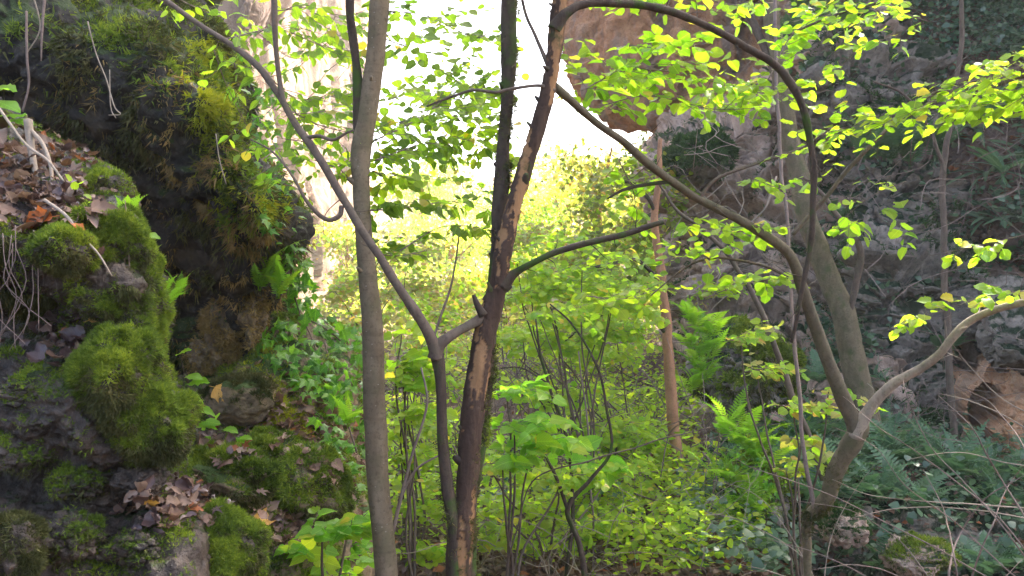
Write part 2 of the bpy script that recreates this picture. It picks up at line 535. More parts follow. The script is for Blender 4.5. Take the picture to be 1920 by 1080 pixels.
M['ground'] = rock_mat('leaf_strewn_soil', (0.075, 0.05, 0.032), (0.11, 0.07, 0.045), (0.15, 0.09, 0.055), 1.4, (0.05, 0.08, 0.02), 0.9, 0.45, 0.95, 0.8, 0.05)
M['slope_soil'] = rock_mat('brown_litter_soil', (0.11, 0.075, 0.06), (0.15, 0.10, 0.08), (0.19, 0.13, 0.10), 1.2, (0.03, 0.05, 0.025), 0.6, 0.25, 0.95, 0.8, 0.08)

M['hazel'] = leaf_mat('hazel_leaf', ((0.10, 0.19, 0.010), (0.15, 0.24, 0.012), (0.22, 0.29, 0.014)), (0.40, 0.29, 0.03), 0.025, trans=.6, tgain=3.0)
M['ovate'] = leaf_mat('ovate_leaf', ((0.065, 0.13, 0.010), (0.10, 0.18, 0.012), (0.16, 0.235, 0.014)), (0.34, 0.27, 0.03), 0.03, trans=.6, tgain=3.0)
M['lime'] = leaf_mat('lime_leaf', ((0.12, 0.25, 0.010), (0.17, 0.285, 0.012), (0.23, 0.31, 0.015)), (0.42, 0.33, 0.03), 0.035, trans=.6, tgain=3.0)
M['shrubleaf'] = leaf_mat('shrub_leaf', ((0.14, 0.24, 0.014), (0.19, 0.28, 0.014), (0.25, 0.31, 0.016)), (0.38, 0.31, 0.03), 0.02, trans=.6, tgain=3.0)
M['goldleaf'] = leaf_mat('golden_leaf', ((0.15, 0.18, 0.03), (0.21, 0.21, 0.035), (0.27, 0.235, 0.045)), (0.30, 0.18, 0.03), 0.10)
M['fargreen'] = leaf_mat('olive_tree_leaf', ((0.075, 0.12, 0.012), (0.11, 0.15, 0.014), (0.15, 0.17, 0.018)), (0.22, 0.15, 0.02), 0.05, tgain=2.0)
M['ivy'] = leaf_mat('ivy_leaf', ((0.04, 0.12, 0.012), (0.06, 0.17, 0.012), (0.11, 0.23, 0.012)), yfrac=0.0, trans=0.5, tgain=3.0, gloss=0.32, spec=0.4)
M['darkivy'] = leaf_mat('dark_ivy_leaf', ((0.035, 0.075, 0.04), (0.055, 0.105, 0.05), (0.08, 0.14, 0.065)), yfrac=0.0, trans=0.25, gloss=0.35, spec=0.5)
M['fern'] = leaf_mat('fern_frond', ((0.09, 0.20, 0.014), (0.12, 0.24, 0.014), (0.17, 0.27, 0.016)), yfrac=0.0, trans=0.5, tgain=3.0)
M['darkfern'] = leaf_mat('dark_fern_frond', ((0.05, 0.115, 0.055), (0.07, 0.14, 0.065), (0.09, 0.165, 0.07)), yfrac=0.0, trans=0.3)
M['bigleaf'] = leaf_mat('broad_leaf', ((0.10, 0.24, 0.014), (0.13, 0.27, 0.016), (0.17, 0.30, 0.016)), yfrac=0.0, trans=0.6, tgain=3.0)
M['litter'] = leaf_mat('dead_leaf', ((0.09, 0.05, 0.033), (0.15, 0.088, 0.058), (0.12, 0.062, 0.036)), (0.26, 0.08, 0.02), 0.05, trans=0.2, tgain=1.6, gloss=0.6)
M['litter_pale'] = leaf_mat('pale_dead_leaf', ((0.20, 0.13, 0.09), (0.25, 0.17, 0.125), (0.16, 0.10, 0.065)), yfrac=0.0, trans=0.2, tgain=1.3, gloss=0.6)
M['litter_dark'] = leaf_mat('dark_dead_leaf', ((0.06, 0.035, 0.03), (0.09, 0.05, 0.04), (0.07, 0.045, 0.045)), yfrac=0.0, trans=0.1, tgain=1.2, gloss=0.35)
M['gold_dead'] = leaf_mat('golden_dead_leaf', ((0.42, 0.24, 0.05), (0.46, 0.26, 0.05), (0.40, 0.22, 0.05)), yfrac=0.0, trans=0.3, tgain=1.4)
M['rust_dead'] = leaf_mat('rust_dead_leaf', ((0.42, 0.12, 0.03), (0.46, 0.14, 0.03), (0.40, 0.11, 0.03)), yfrac=0.0, trans=0.3, tgain=1.4)
M['red_dead'] = leaf_mat('red_dead_leaf', ((0.16, 0.03, 0.025), (0.18, 0.035, 0.03), (0.14, 0.03, 0.02)), yfrac=0.0, trans=0.2, tgain=1.4)

M['moss'] = moss_mat('green_moss', ((0.025, 0.045, 0.009), (0.09, 0.14, 0.014), (0.23, 0.28, 0.025)))
M['moss_sunlit'] = moss_mat('sunlit_yellow_moss', ((0.09, 0.13, 0.01), (0.20, 0.23, 0.012), (0.30, 0.29, 0.015)))  # yellow moss with the warmth of sunlight put into its colour
M['moss_olive'] = moss_mat('olive_hanging_moss', ((0.022, 0.026, 0.009), (0.05, 0.055, 0.014), (0.10, 0.085, 0.025)), 0.2)
M['moss_brown'] = moss_mat('brown_hanging_moss', ((0.08, 0.055, 0.02), (0.18, 0.125, 0.04), (0.28, 0.19, 0.07)), 0.2)
M['moss_dark'] = moss_mat('dark_moss', ((0.015, 0.035, 0.010), (0.03, 0.065, 0.016), (0.05, 0.10, 0.02)), 0.2)

M['bark_smooth'] = bark_mat('smooth_grey_bark', (0.125, 0.092, 0.055), (0.17, 0.13, 0.08), (0.10, 0.085, 0.045), 0.5, 16, spots=(0.34, 0.31, 0.25), bump=0.35)
M['bark_peel'] = bark_mat('peeling_dark_bark', (0.035, 0.021, 0.014), (0.065, 0.039, 0.025), (0.05, 0.032, 0.024), 0.2, 26, peel=(0.30, 0.165, 0.075), moss=(0.03, 0.04, 0.01), moss_amt=-0.06, bump=1.0)
M['bark_dark'] = bark_mat('dark_rough_bark', (0.04, 0.028, 0.02), (0.065, 0.046, 0.032), (0.05, 0.043, 0.024), 0.3, 26, moss=(0.035, 0.06, 0.01), moss_amt=0.0, bump=0.9)
M['bark_branch'] = bark_mat('brown_branch_bark', (0.085, 0.06, 0.045), (0.12, 0.09, 0.065), (0.09, 0.075, 0.05), 0.4, 26, bump=0.6)
M['bark_olive'] = bark_mat('olive_bark', (0.10, 0.078, 0.046), (0.145, 0.115, 0.07), (0.08, 0.074, 0.038), 0.4, 14, moss=(0.06, 0.07, 0.025), moss_amt=-0.04, bump=0.5)
M['bark_gold'] = bark_mat('grey_olive_branch_bark', (0.085, 0.068, 0.045), (0.12, 0.098, 0.065), (0.08, 0.074, 0.042), 0.4, 20, bump=0.6)
M['bark_pale'] = bark_mat('pale_twig_bark', (0.24, 0.19, 0.14), (0.30, 0.24, 0.18), (0.18, 0.15, 0.11), 0.4, 20, bump=0.4)
M['bark_red'] = bark_mat('reddish_brown_bark', (0.26, 0.13, 0.07), (0.32, 0.17, 0.09), (0.20, 0.11, 0.06), 0.3, 10, bump=0.6)
M['twig'] = bark_mat('grey_brown_twig_bark', (0.16, 0.115, 0.095), (0.20, 0.15, 0.125), (0.13, 0.10, 0.08), 0.4, 26, bump=0.3)
# ------------------------------------------------------------------ ground and cliffs
def ground_z(x, y):
    z = -0.45 + 0.012 * np.maximum(y - 6, 0) + 0.0011 * np.maximum(y - 8, 0) ** 2
    z = np.minimum(z, -0.45 + 4.0)
    z = z + 0.03 * np.maximum(np.abs(x) - 8, 0) - 0.5 * smooth(1.5, 2.5, x) * smooth(11, 8, y)
    return z

def make_ground():
    ys = np.concatenate((np.linspace(-6, 30, 230), np.linspace(30.5, 160, 60)))
    xs = np.concatenate((np.linspace(-90, -12.5, 40), np.linspace(-12, 12, 200), np.linspace(12.5, 90, 40)))
    X, Y = np.meshgrid(xs, ys)
    p = np.stack((X.ravel(), Y.ravel(), np.zeros(X.size)), 1)
    Z = ground_z(X, Y) + (0.22 * fbm(p * 0.45, 4, 3) + 0.05 * fbm(p * 3, 3, 9)).reshape(X.shape)
    V = np.stack((X, Y, Z), 2)
    o = link('ground', make_mesh('ground', V.reshape(-1, 3), grid_faces(*X.shape)[:, ::-1], M['ground']), kind='structure')
    register('ground', V)
    SURF['ground'] = (V, -SURF['ground'][1]) if SURF['ground'][1][5, 5, 2] < 0 else SURF['ground']
make_ground()

# left: the dark overhanging mossy cliff
OVER = [
 [(-420,-900,4.6),(-200,-880,4.6),(0,-860,4.7),(100,-860,4.8),(180,-860,5.2),(230,-860,6.0),(300,-860,8.0)],
 [(-420,-300,4.2),(-200,-260,4.2),(0,-240,4.2),(100,-230,4.3),(190,-230,4.7),(250,-220,5.4),(330,-220,7.5)],
 [(-420,-60,4.0),(-200,-40,4.0),(0,-25,3.9),(120,-20,4.0),(230,-10,4.5),(320,-5,5.2),(380,-20,7.0)],
 [(-420,80,3.9),(-200,80,3.9),(0,80,3.85),(150,85,3.85),(280,80,4.0),(375,100,4.5),(420,60,6.5)],
 [(-420,180,4.0),(-200,180,4.0),(0,190,3.95),(160,190,3.9),(320,190,3.85),(425,190,4.2),(450,170,6.5)],
 [(-420,300,4.1),(-200,300,4.1),(0,300,4.1),(180,300,4.05),(350,300,3.9),(458,300,4.15),(490,290,6.5)],
 [(-420,380,4.2),(-200,380,4.2),(0,380,4.25),(190,380,4.2),(370,380,4.0),(512,372,4.05),(535,350,6.5)],
 [(-420,440,4.3),(-200,440,4.3),(0,440,4.35),(200,440,4.35),(390,440,4.15),(530,428,4.1),(550,440,6.5)],
 [(-420,500,4.45),(-200,500,4.45),(0,500,4.5),(200,500,4.5),(395,495,4.4),(500,485,4.45),(540,500,6.5)],
 [(-420,580,4.6),(-200,580,4.6),(0,580,4.6),(220,580,4.6),(390,575,4.55),(490,570,4.7),(540,580,6.5)],
 [(-420,700,4.6),(-200,700,4.6),(0,700,4.6),(230,700,4.6),(390,690,4.6),(490,690,4.9),(540,690,6.5)],
 [(-420,900,4.4),(-200,900,4.4),(0,900,4.4),(240,900,4.4),(390,900,4.6),(490,900,4.9),(540,900,6.5)],
]
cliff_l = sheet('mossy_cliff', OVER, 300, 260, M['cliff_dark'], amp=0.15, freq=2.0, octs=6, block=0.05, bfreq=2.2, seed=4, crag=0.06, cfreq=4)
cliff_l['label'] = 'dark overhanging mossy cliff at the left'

SLOPE = [
 [(180,560,5.4),(270,590,5.2),(400,600,5.0),(500,590,4.95),(560,585,5.1),(620,600,5.6),(660,640,7.2)],
 [(180,650,5.0),(270,660,4.9),(395,665,4.7),(510,650,4.65),(590,640,4.8),(650,640,5.3),(690,680,7.0)],
 [(180,740,4.6),(270,740,4.5),(395,740,4.35),(520,730,4.35),(620,720,4.5),(665,720,5.0),(700,740,6.6)],
 [(180,820,4.2),(270,820,4.1),(400,820,4.05),(530,815,4.05),(630,815,4.3),(672,815,4.8),(705,820,6.2)],
 [(180,900,3.8),(270,900,3.7),(400,900,3.65),(530,900,3.7),(640,900,3.95),(680,900,4.5),(710,900,6.0)],
 [(180,990,3.4),(270,990,3.35),(400,990,3.3),(530,985,3.4),(645,985,3.7),(690,985,4.2),(715,985,5.8)],
 [(180,1100,3.1),(270,1100,3.1),(400,1100,3.1),(540,1100,3.2),(650,1100,3.5),(695,1100,4.0),(720,1100,5.5)],
 [(180,1500,2.9),(270,1500,2.9),(400,1500,2.9),(540,1500,3.0),(650,1500,3.3),(700,1500,3.9),(740,1500,5.5)],
]
slope_l = sheet('rocky_slope', SLOPE, 220, 200, M['slope_rock'], amp=0.10, freq=2.6, octs=6, block=0.03, bfreq=2.2, seed=11, crag=0.04, cfreq=6)

LEDGE = [
 [(-420,120,4.0),(-150,150,3.8),(0,190,3.5),(90,250,3.4),(160,290,3.3),(215,330,3.3),(262,380,4.2)],
 [(-420,240,3.0),(-150,250,2.9),(0,270,2.8),(90,300,2.75),(170,330,2.75),(225,365,2.8),(265,410,3.9)],
 [(-420,360,2.4),(-150,370,2.35),(0,380,2.35),(90,395,2.35),(170,405,2.4),(235,415,2.5),(270,450,3.7)],
 [(-420,430,2.25),(-150,430,2.2),(0,430,2.2),(90,440,2.2),(175,450,2.25),(250,470,2.4),(290,500,3.6)],
 [(-420,510,2.3),(-150,510,2.25),(0,510,2.25),(100,510,2.2),(190,520,2.2),(275,545,2.35),(312,560,3.5)],
 [(-420,580,2.5),(-150,580,2.45),(0,580,2.4),(110,580,2.35),(200,585,2.25),(278,610,2.35),(312,620,3.5)],
 [(-420,650,2.45),(-150,650,2.4),(0,650,2.35),(110,645,2.3),(190,645,2.25),(276,660,2.35),(312,670,3.5)],
 [(-420,720,2.2),(-150,720,2.15),(0,720,2.15),(110,720,2.1),(210,720,2.15),(305,730,2.3),(345,740,3.4)],
 [(-420,810,2.15),(-150,810,2.1),(0,810,2.1),(110,810,2.1),(210,810,2.12),(325,810,2.25),(358,810,3.3)],
 [(-420,880,2.25),(-150,880,2.2),(0,880,2.2),(110,880,2.15),(220,880,2.15),(318,875,2.35),(350,880,3.2)],
 [(-420,960,2.1),(-150,960,2.05),(0,960,2.1),(110,960,2.15),(220,955,2.2),(340,945,2.35),(430,940,3.1)],
 [(-420,1090,1.95),(-150,1090,1.95),(0,1090,1.95),(110,1090,2.0),(220,1085,2.05),(370,1085,2.15),(480,1080,2.9)],
 [(-420,1500,1.9),(-150,1500,1.9),(0,1500,1.9),(110,1500,1.9),(220,1500,1.95),(370,1500,2.1),(480,1500,2.9)],
]
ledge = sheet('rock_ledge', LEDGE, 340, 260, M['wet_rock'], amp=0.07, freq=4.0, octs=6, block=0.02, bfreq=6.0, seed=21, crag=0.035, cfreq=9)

# right: grey-pink cliff with a leafy slope above it, rising far out of frame
RIGHT = [
 [(1500,-470,22),(1450,-470,16),(1520,-470,14.8),(1700,-470,14.8),(2000,-470,14),(2500,-520,11.6),(3400,-560,9),(5200,-600,6)],
 [(1440,-250,22),(1450,-250,16),(1520,-250,15.5),(1700,-250,15.5),(1950,-250,15),(2500,-250,12),(3400,-250,9),(5200,-250,6)],
 [(1480,0,22),(1500,0,15.5),(1550,0,14.5),(1700,0,15.2),(1900,0,15),(2400,0,12),(3400,0,9),(5200,0,6)],
 [(1450,150,22),(1470,160,16),(1530,150,14.5),(1650,150,14.2),(1900,160,14.2),(2400,160,12),(3400,160,9),(5200,160,6)],
 [(1275,262,22),(1295,268,15.5),(1440,244,14.6),(1600,250,14.8),(1880,300,13.2),(2400,300,11.5),(3400,300,9),(5200,300,6)],
 [(1240,330,22),(1240,330,15.2),(1400,330,14.2),(1600,320,14.0),(1860,400,12.8),(2400,400,11),(3400,400,9),(5200,400,6)],
 [(1260,450,22),(1270,450,14.6),(1420,450,13.8),(1600,420,13.0),(1830,470,12.6),(2400,500,11),(3400,500,9),(5200,500,6)],
 [(1290,570,22),(1300,570,14.2),(1430,570,13.4),(1600,540,12.4),(1800,560,12.0),(2400,600,10.8),(3400,600,9),(5200,600,6)],
 [(1300,700,22),(1310,700,13.8),(1430,700,12.6),(1600,680,11.8),(1790,680,12.0),(2400,720,10.6),(3400,720,9),(5200,720,6)],
 [(1300,840,22),(1310,840,13.0),(1430,840,11.8),(1600,820,11.2),(1790,830,11.6),(2400,840,10.4),(3400,840,9),(5200,840,6)],
 [(1300,1100,22),(1310,1100,12.5),(1430,1100,11.5),(1600,1100,11),(1790,1100,11),(2400,1100,10),(3400,1100,8),(5200,1100,6)],
]
cliff_r = sheet('grey_cliff', RIGHT, 380, 340, M['grey_cliff'], amp=0.4, freq=0.7, octs=7, block=0.75, bfreq=0.75, seed=31, crag=0.15, cfreq=1.5, bz=1.9)
register('right', SURF['grey_cliff'][0])

# upper right: the ivy and litter slope that lies on top of the cliff
UPPER = [
 [(1640,-500,19),(1750,-500,18),(2000,-500,16),(2500,-500,14)],
 [(1600,-150,17),(1700,-150,16),(1950,-150,15),(2500,-150,13)],
 [(1640,20,15.4),(1740,10,14.6),(1920,20,14),(2500,20,12.2)],
 [(1690,170,14.4),(1770,160,13.7),(1930,170,13),(2500,180,11.6)],
 [(1730,280,13.6),(1800,280,13.0),(1935,290,12.4),(2500,300,11)],
 [(1770,380,13.0),(1830,380,12.4),(1940,390,11.9),(2500,400,10.6)],
 [(1800,450,13.4),(1850,450,12.3),(1950,470,11.6),(2500,480,10.4)],
 [(1820,500,14.5),(1860,500,13.6),(1960,520,12.8),(2500,520,11.4)],
]
upper = sheet('litter_slope', UPPER, 150, 130, M['slope_soil'], amp=0.14, freq=1.1, octs=5, seed=36)

# darker damp buttress between the sloping stems and the cave
BUTT = [
 [(1480,60,17),(1500,70,14.2),(1560,70,13.6),(1640,80,13.4),(1720,90,13.8),(1770,110,15.5)],
 [(1490,150,17),(1520,160,13.4),(1580,150,12.8),(1660,160,12.6),(1740,180,13.2),(1780,190,15.5)],
 [(1540,260,17),(1560,260,13.6),(1620,260,12.9),(1700,270,12.6),(1770,290,13),(1810,300,15.5)],
 [(1560,340,17),(1590,340,13.4),(1650,340,12.4),(1720,360,12.3),(1790,380,12.8),(1830,390,15.5)],
 [(1550,420,17),(1580,420,12.8),(1650,430,12.0),(1730,440,12.2),(1800,450,12.6),(1850,460,15.5)],
 [(1560,520,17),(1590,510,12.4),(1660,520,11.6),(1740,530,11.5),(1820,540,11.8),(1880,540,15.5)],
 [(1570,600,17),(1600,600,12.2),(1670,600,11.7),(1740,610,11.7),(1805,610,11.9),(1830,600,15.5)],
 [(1570,700,17),(1610,700,11.8),(1680,700,11.3),(1750,700,11.3),(1785,700,11.6),(1805,700,15.5)],
 [(1570,830,17),(1610,830,11.2),(1680,830,10.8),(1750,830,10.8),(1780,830,11.2),(1795,830,15.5)],
 [(1570,1000,17),(1610,1000,11),(1680,1000,10.5),(1750,1000,10.5),(1780,1000,11),(1795,1000,15.5)],
]
butt = sheet('damp_buttress', BUTT, 240, 170, M['dark_cliff'], amp=0.25, freq=1.0, octs=6, block=0.6, bfreq=0.9, seed=41, crag=0.2, cfreq=1.5, bz=1.6)

# far right: rounded orange rock with a hollow
CAVE = [
 [(1850,660,14.5),(1862,655,13),(1890,660,13),(1930,690,12.8),(2050,690,12),(2400,690,11)],
 [(1836,664,14.5),(1852,664,11.4),(1885,668,10.9),(1930,700,10.6),(2050,700,10.1),(2400,700,9.2)],
 [(1812,700,14.5),(1828,700,11.1),(1870,705,10.7),(1925,715,10.3),(2050,720,9.9),(2400,720,9)],
 [(1795,740,14.5),(1812,742,10.9),(1862,745,10.6),(1920,750,10.2),(2050,750,9.8),(2400,750,8.9)],
 [(1790,800,14.5),(1806,800,10.8),(1858,800,10.5),(1915,800,10.1),(2050,800,9.7),(2400,800,8.8)],
 [(1788,870,14.5),(1804,870,10.7),(1856,870,10.4),(1912,870,10.0),(2050,870,9.6),(2400,870,8.7)],
 [(1788,960,14.5),(1804,960,10.6),(1856,960,10.3),(1912,960,9.9),(2050,960,9.5),(2400,960,8.6)],
]
def cave_sheet():
    o = sheet('orange_rock', CAVE, 260, 300, M['cave'], amp=0.10, freq=1.6, octs=7, block=0.10, bfreq=1.6, seed=51, crag=0.09, cfreq=2.5)
    V, N = SURF['orange_rock']
    px, py, d = pix(V.reshape(-1, 3))
    e1 = ((px - 1850) / 31) ** 2 + (np.maximum(py - 762, (762 - py) * 1.3) / 52) ** 2
    e2 = ((px - 1852) / 9) ** 2 + ((py - 850) / 50) ** 2
    jag = 0.5 * fbm(V.reshape(-1, 3) * 3.5, 4, 58)
    e1 = e1 + jag; e2 = e2 + jag
    k = smooth(1.25, 0.55, e1) * 1.5 + smooth(1.2, 0.5, e2) * 0.9
    V2 = V.reshape(-1, 3) + np.array((0.15, 1.0, 0.12)) * np.minimum(k * 3.2, 5.5)[:, None]
    o.data.vertices.foreach_set('co', V2.astype(np.float32).ravel()); o.data.update()
    register('orange_rock', V2.reshape(V.shape))
cave_sheet()

LINTEL = [
 [(1806,520,14.5),(1835,520,11.6),(1920,520,10.7),(2400,520,9.2)],
 [(1806,590,14),(1845,600,10.9),(1920,620,10.0),(2400,620,8.6)],
 [(1820,632,13.5),(1856,642,10.8),(1922,672,9.95),(2400,680,8.5)],
 [(1832,652,13.5),(1866,662,11.5),(1928,694,10.9),(2400,700,9.4)],
]
sheet('cave_overhang', LINTEL, 80, 140, M['dark_cliff'], amp=0.16, freq=1.3, octs=6, block=0.2, bfreq=1.2, seed=56, crag=0.1, cfreq=2)

# right-hand fern bank
BANK = [
 [(1300,860,10.5),(1380,815,10.2),(1500,800,10.4),(1700,800,10.6),(1900,840,10.3),(2400,860,9.2)],
 [(1310,880,9.6),(1385,850,9.0),(1500,840,9.2),(1700,845,9.4),(1900,870,9.2),(2400,890,8.4)],
 [(1345,930,9.4),(1395,900,8.2),(1500,895,8.1),(1700,900,8.2),(1900,920,8.1),(2400,940,7.6)],
 [(1350,990,9.2),(1390,965,7.7),(1500,955,7.3),(1700,965,7.3),(1900,980,7.2),(2400,1000,6.9)],
 [(1350,1080,9.0),(1390,1050,7.6),(1500,1030,7.0),(1700,1040,6.7),(1900,1050,6.6),(2400,1060,6.4)],
 [(1350,1240,8.8),(1390,1200,7.5),(1500,1180,6.9),(1700,1180,6.4),(1900,1180,6.2),(2400,1180,6.0)],
]
bank = sheet('fern_bank', BANK, 150, 190, M['dark_cliff'], amp=0.16, freq=1.2, octs=5, block=0.25, bfreq=1.3, seed=61)

# upper right: orange overhang over the gorge
ORANGE = [
 [(1180,-640,34),(1100,-640,27),(1200,-640,26),(1400,-640,25),(1650,-640,24)],
 [(1150,-300,32),(1085,-300,25),(1180,-300,23.5),(1350,-300,22.5),(1600,-300,22)],
 [(1120,-40,31),(1072,-40,24),(1150,-40,22.5),(1320,-40,21.5),(1560,-40,21)],
 [(1110,90,30),(1066,90,23.5),(1150,90,21.8),(1320,90,20.8),(1540,90,20.4)],
 [(1120,165,30),(1082,160,23.2),(1150,170,21.5),(1320,190,20.5),(1520,200,20.2)],
 [(1150,190,30),(1130,200,24),(1190,222,21.8),(1330,250,20.7),(1500,260,20.2)],
 [(1180,196,31),(1180,206,26),(1230,236,23.5),(1340,280,22.3),(1480,300,21.5)],
 [(1230,196,34),(1230,212,31),(1270,250,29),(1350,300,27),(1480,330,25)],
]
orange = sheet('orange_overhang', ORANGE, 220, 200, M['far_orange'], amp=0.55, freq=0.32, octs=6, block=0.5, bfreq=0.35, seed=71, crag=0.3, cfreq=0.8)

# far left: sunlit pale cliff, and the brown one nearer
PALE = [
 [(60,-640,30),(300,-640,34),(480,-640,41),(580,-640,48),(650,-640,58),(670,-640,80)],
 [(60,-300,29),(300,-300,32),(480,-300,39),(590,-300,46),(664,-300,56),(686,-300,80)],
 [(60,0,28),(300,0,31),(480,0,37),(595,0,44),(672,0,54),(694,0,78)],
 [(60,150,28),(300,150,31),(480,150,36),(595,150,43),(676,150,53),(698,150,78)],
 [(60,320,28),(300,320,31),(480,320,35),(580,320,41),(640,320,49),(664,320,74)],
 [(60,470,28),(300,470,30),(480,470,34),(565,470,39),(626,470,46),(648,470,72)],
 [(60,600,28),(300,600,30),(480,600,33),(555,600,37),(612,600,44),(634,600,70)],
 [(60,740,28),(300,740,30),(480,740,33),(555,740,37),(610,740,44),(632,740,70)],
]
pale = sheet('pale_cliff', PALE, 220, 180, M['far_pale'], amp=0.8, freq=0.22, octs=6, block=0.7, bfreq=0.3, seed=81, zs=0.4)
BROWN = [
 [(150,-900,30),(300,-900,27),(450,-900,26),(560,-900,27),(590,-900,36)],
 [(150,-200,29),(300,-200,26),(430,-200,25),(530,-200,25.5),(570,-200,34)],
 [(150,0,28),(300,0,25),(420,0,24.2),(490,0,24.5),(525,0,33)],
 [(150,90,28),(300,90,25),(400,90,24.2),(462,90,24.6),(490,90,33)],
 [(150,200,28),(300,200,25),(390,200,24.2),(440,200,24.6),(462,200,33)],
 [(150,420,28),(300,420,25),(390,420,24.2),(430,420,24.6),(450,420,33)],
]
brown = sheet('brown_cliff', BROWN, 170, 150, M['brown_cliff'], amp=0.5, freq=0.3, octs=6, block=0.4, bfreq=0.4, seed=91, zs=0.5)

# distant wooded hillside closing the gorge
HILL = [
 [(300,330,130),(640,330,120),(900,330,118),(1150,300,112),(1500,200,110)],
 [(300,420,100),(640,440,96),(900,440,94),(1150,410,90),(1500,320,88)],
 [(300,500,78),(640,510,74),(900,505,72),(1150,480,68),(1500,420,64)],
 [(300,560,52),(640,560,52),(900,556,52),(1150,545,50),(1500,520,48)],
 [(300,640,34),(640,640,34),(900,630,34),(1150,625,34),(1500,620,34)],
]
hill = sheet('hillside', HILL, 90, 100, M['ground'], amp=1.2, freq=0.1, octs=4, seed=101)
# ------------------------------------------------------------------ leaf shapes
def leaf_geo(prof, n=10, serr=0.0, droop=0.18, fold=0.16, seed=0, wave=0.03):
    """unit leaf: base at origin, tip at y=1; prof = [(t, half width)]"""
    r = np.random.default_rng(seed)
    t = np.linspace(0, 1, n + 1)
    w = np.interp(t, [p[0] for p in prof], [p[1] for p in prof])
    y = np.interp(t, [0, 1], [0, 1])
    ws = w * (1 + serr * np.where(np.arange(n + 1) % 2, 1, -1)) + 0
    back = np.where(t < 0.12, -0.06, 0.0) * (w > 0.1)
    z0 = -droop * t ** 2 + 0.02
    rows = []
    for sgn in (-1, 1):
        zz = z0 + fold * ws + wave * r.normal(size=n + 1) * (w > 0.02)
        rows.append(np.stack((sgn * ws, y + back, zz), 1))
        zz2 = z0 + fold * 0.45 * ws * 0.5 + 0.01
        rows.append(np.stack((sgn * ws * 0.5, y + back * 0.4, zz2), 1))
    mid = np.stack((0 * t, y, z0), 1)
    V = np.stack((rows[0], rows[1], mid, rows[3], rows[2]), 1).reshape(-1, 3)
    i = np.arange((n + 1) * 5).reshape(n + 1, 5)
    Fq = np.stack((i[:-1, :-1].ravel(), i[:-1, 1:].ravel(), i[1:, 1:].ravel(), i[1:, :-1].ravel()), 1)
    k = len(V)
    V = np.concatenate((V, [(-.014, 0, .02), (.014, 0, .02), (.009, -.22, .05), (-.009, -.22, .05)]))      # the stalk
    Fq = np.concatenate((Fq, [(k, k + 3, k + 2, k + 1)]))
    uv = np.stack((V[:, 0] + 0.5, V[:, 1]), 1)
    return V, Fq, uv

def lobed_geo(tips, notch, seed=0, curl=0.0, rough=0.0):
    """ivy and maple-like leaves: tips = [(angle from +Y in degrees, length)], fan from the leaf's heart"""
    r = np.random.default_rng(seed)
    c = np.array((0.0, 0.28, 0.03))
    pts = []
    tips = sorted(tips)
    for k, (a, L) in enumerate(tips):
        if k:
            am = math.radians((a + tips[k - 1][0]) / 2); ln = notch * min(L, tips[k - 1][1])
            pts.append((math.sin(am) * ln, 0.28 + math.cos(am) * ln))
        for da, f in ((-9, 0.72), (0, 1.0), (9, 0.72)):
            b = math.radians(a + da)
            pts.append((math.sin(b) * L * f, 0.28 + math.cos(b) * L * f))
    pts.append((0.0, 0.10))
    o = np.array(pts)
    rad = np.hypot(o[:, 0], o[:, 1] - 0.28)
    z = -curl * rad ** 2 + rough * r.normal(size=len(o)) + 0.10 * np.abs(o[:, 0])
    m = np.stack((o[:, 0], o[:, 1], z), 1)
    inner = c + (m - c) * 0.5; inner[:, 2] = 0.03 + 0.35 * (m[:, 2] - 0.03) + 0.5 * rough * r.normal(size=len(o))
    V = np.concatenate((c[None], inner, m))
    k = len(m)
    i1 = 1 + np.arange(k); i2 = 1 + (np.arange(k) + 1) % k
    T = np.stack((np.zeros(k, int), i1, i2), 1)[:, ::-1]
    Q = np.stack((i1, i1 + k, i2 + k, i2), 1)[:, ::-1]
    uv = np.stack((V[:, 0] + 0.5, V[:, 1]), 1)
    return V, [Q, T], uv

PROF = {
 'round': [(0, .10), (.06, .30), (.2, .44), (.4, .49), (.6, .46), (.78, .34), (.9, .17), (1, .0)],
 'ovate': [(0, .03), (.1, .16), (.28, .28), (.45, .30), (.65, .22), (.85, .09), (1, .0)],
 'heart': [(0, .18), (.08, .36), (.22, .44), (.45, .40), (.7, .24), (.88, .09), (1, .0)],
 'oval': [(0, .04), (.15, .20), (.4, .30), (.6, .29), (.8, .19), (.93, .08), (1, .0)],
}
GEO = {}
for k_ in PROF:
    GEO[k_] = [leaf_geo([(a, b * [1, .86, 1.06, .94, .8, 1][j]) for a, b in PROF[k_]], 10, 0.05 if k_ == 'round' else 0.02, [.12, .3, -.08, .5, .2, .02][j], [.10, .25, .05, .16, .45, .3][j], j + 5, [.03, .03, .04, .03, .02, .06][j]) for j in range(6)]
GEO['dead'] = [leaf_geo(PROF['oval' if j % 2 else 'heart'], 9, 0.05, [-.35, .5, .75, -.15, .3][j], [.5, .6, -.3, .75, .25][j], j + 50, 0.07) for j in range(5)]
IVY_T = [(-125, .30), (-62, .46), (0, .72), (62, .46), (125, .30)]
GEO['ivy'] = [lobed_geo(IVY_T, .66, j, .25, .02) for j in range(3)]
GEO['maple'] = [lobed_geo([(-100, .34), (-50, .58), (0, .72), (50, .58), (100, .34)], .5, j + 9, [-.4, .5, .2][j], .05) for j in range(3)]
GEO['trilobe'] = [lobed_geo([(-58, .62), (0, .72), (58, .62)], .52, 4, -.35, .02)]
GEO['clump'] = [leaf_geo(PROF['oval'], 2, 0, .1, .15, j) for j in range(2)]
GEO['lowround'] = [leaf_geo(PROF['round'], 5, 0.0, .15 + .1 * j, .12, j) for j in range(2)]
_mc = {}
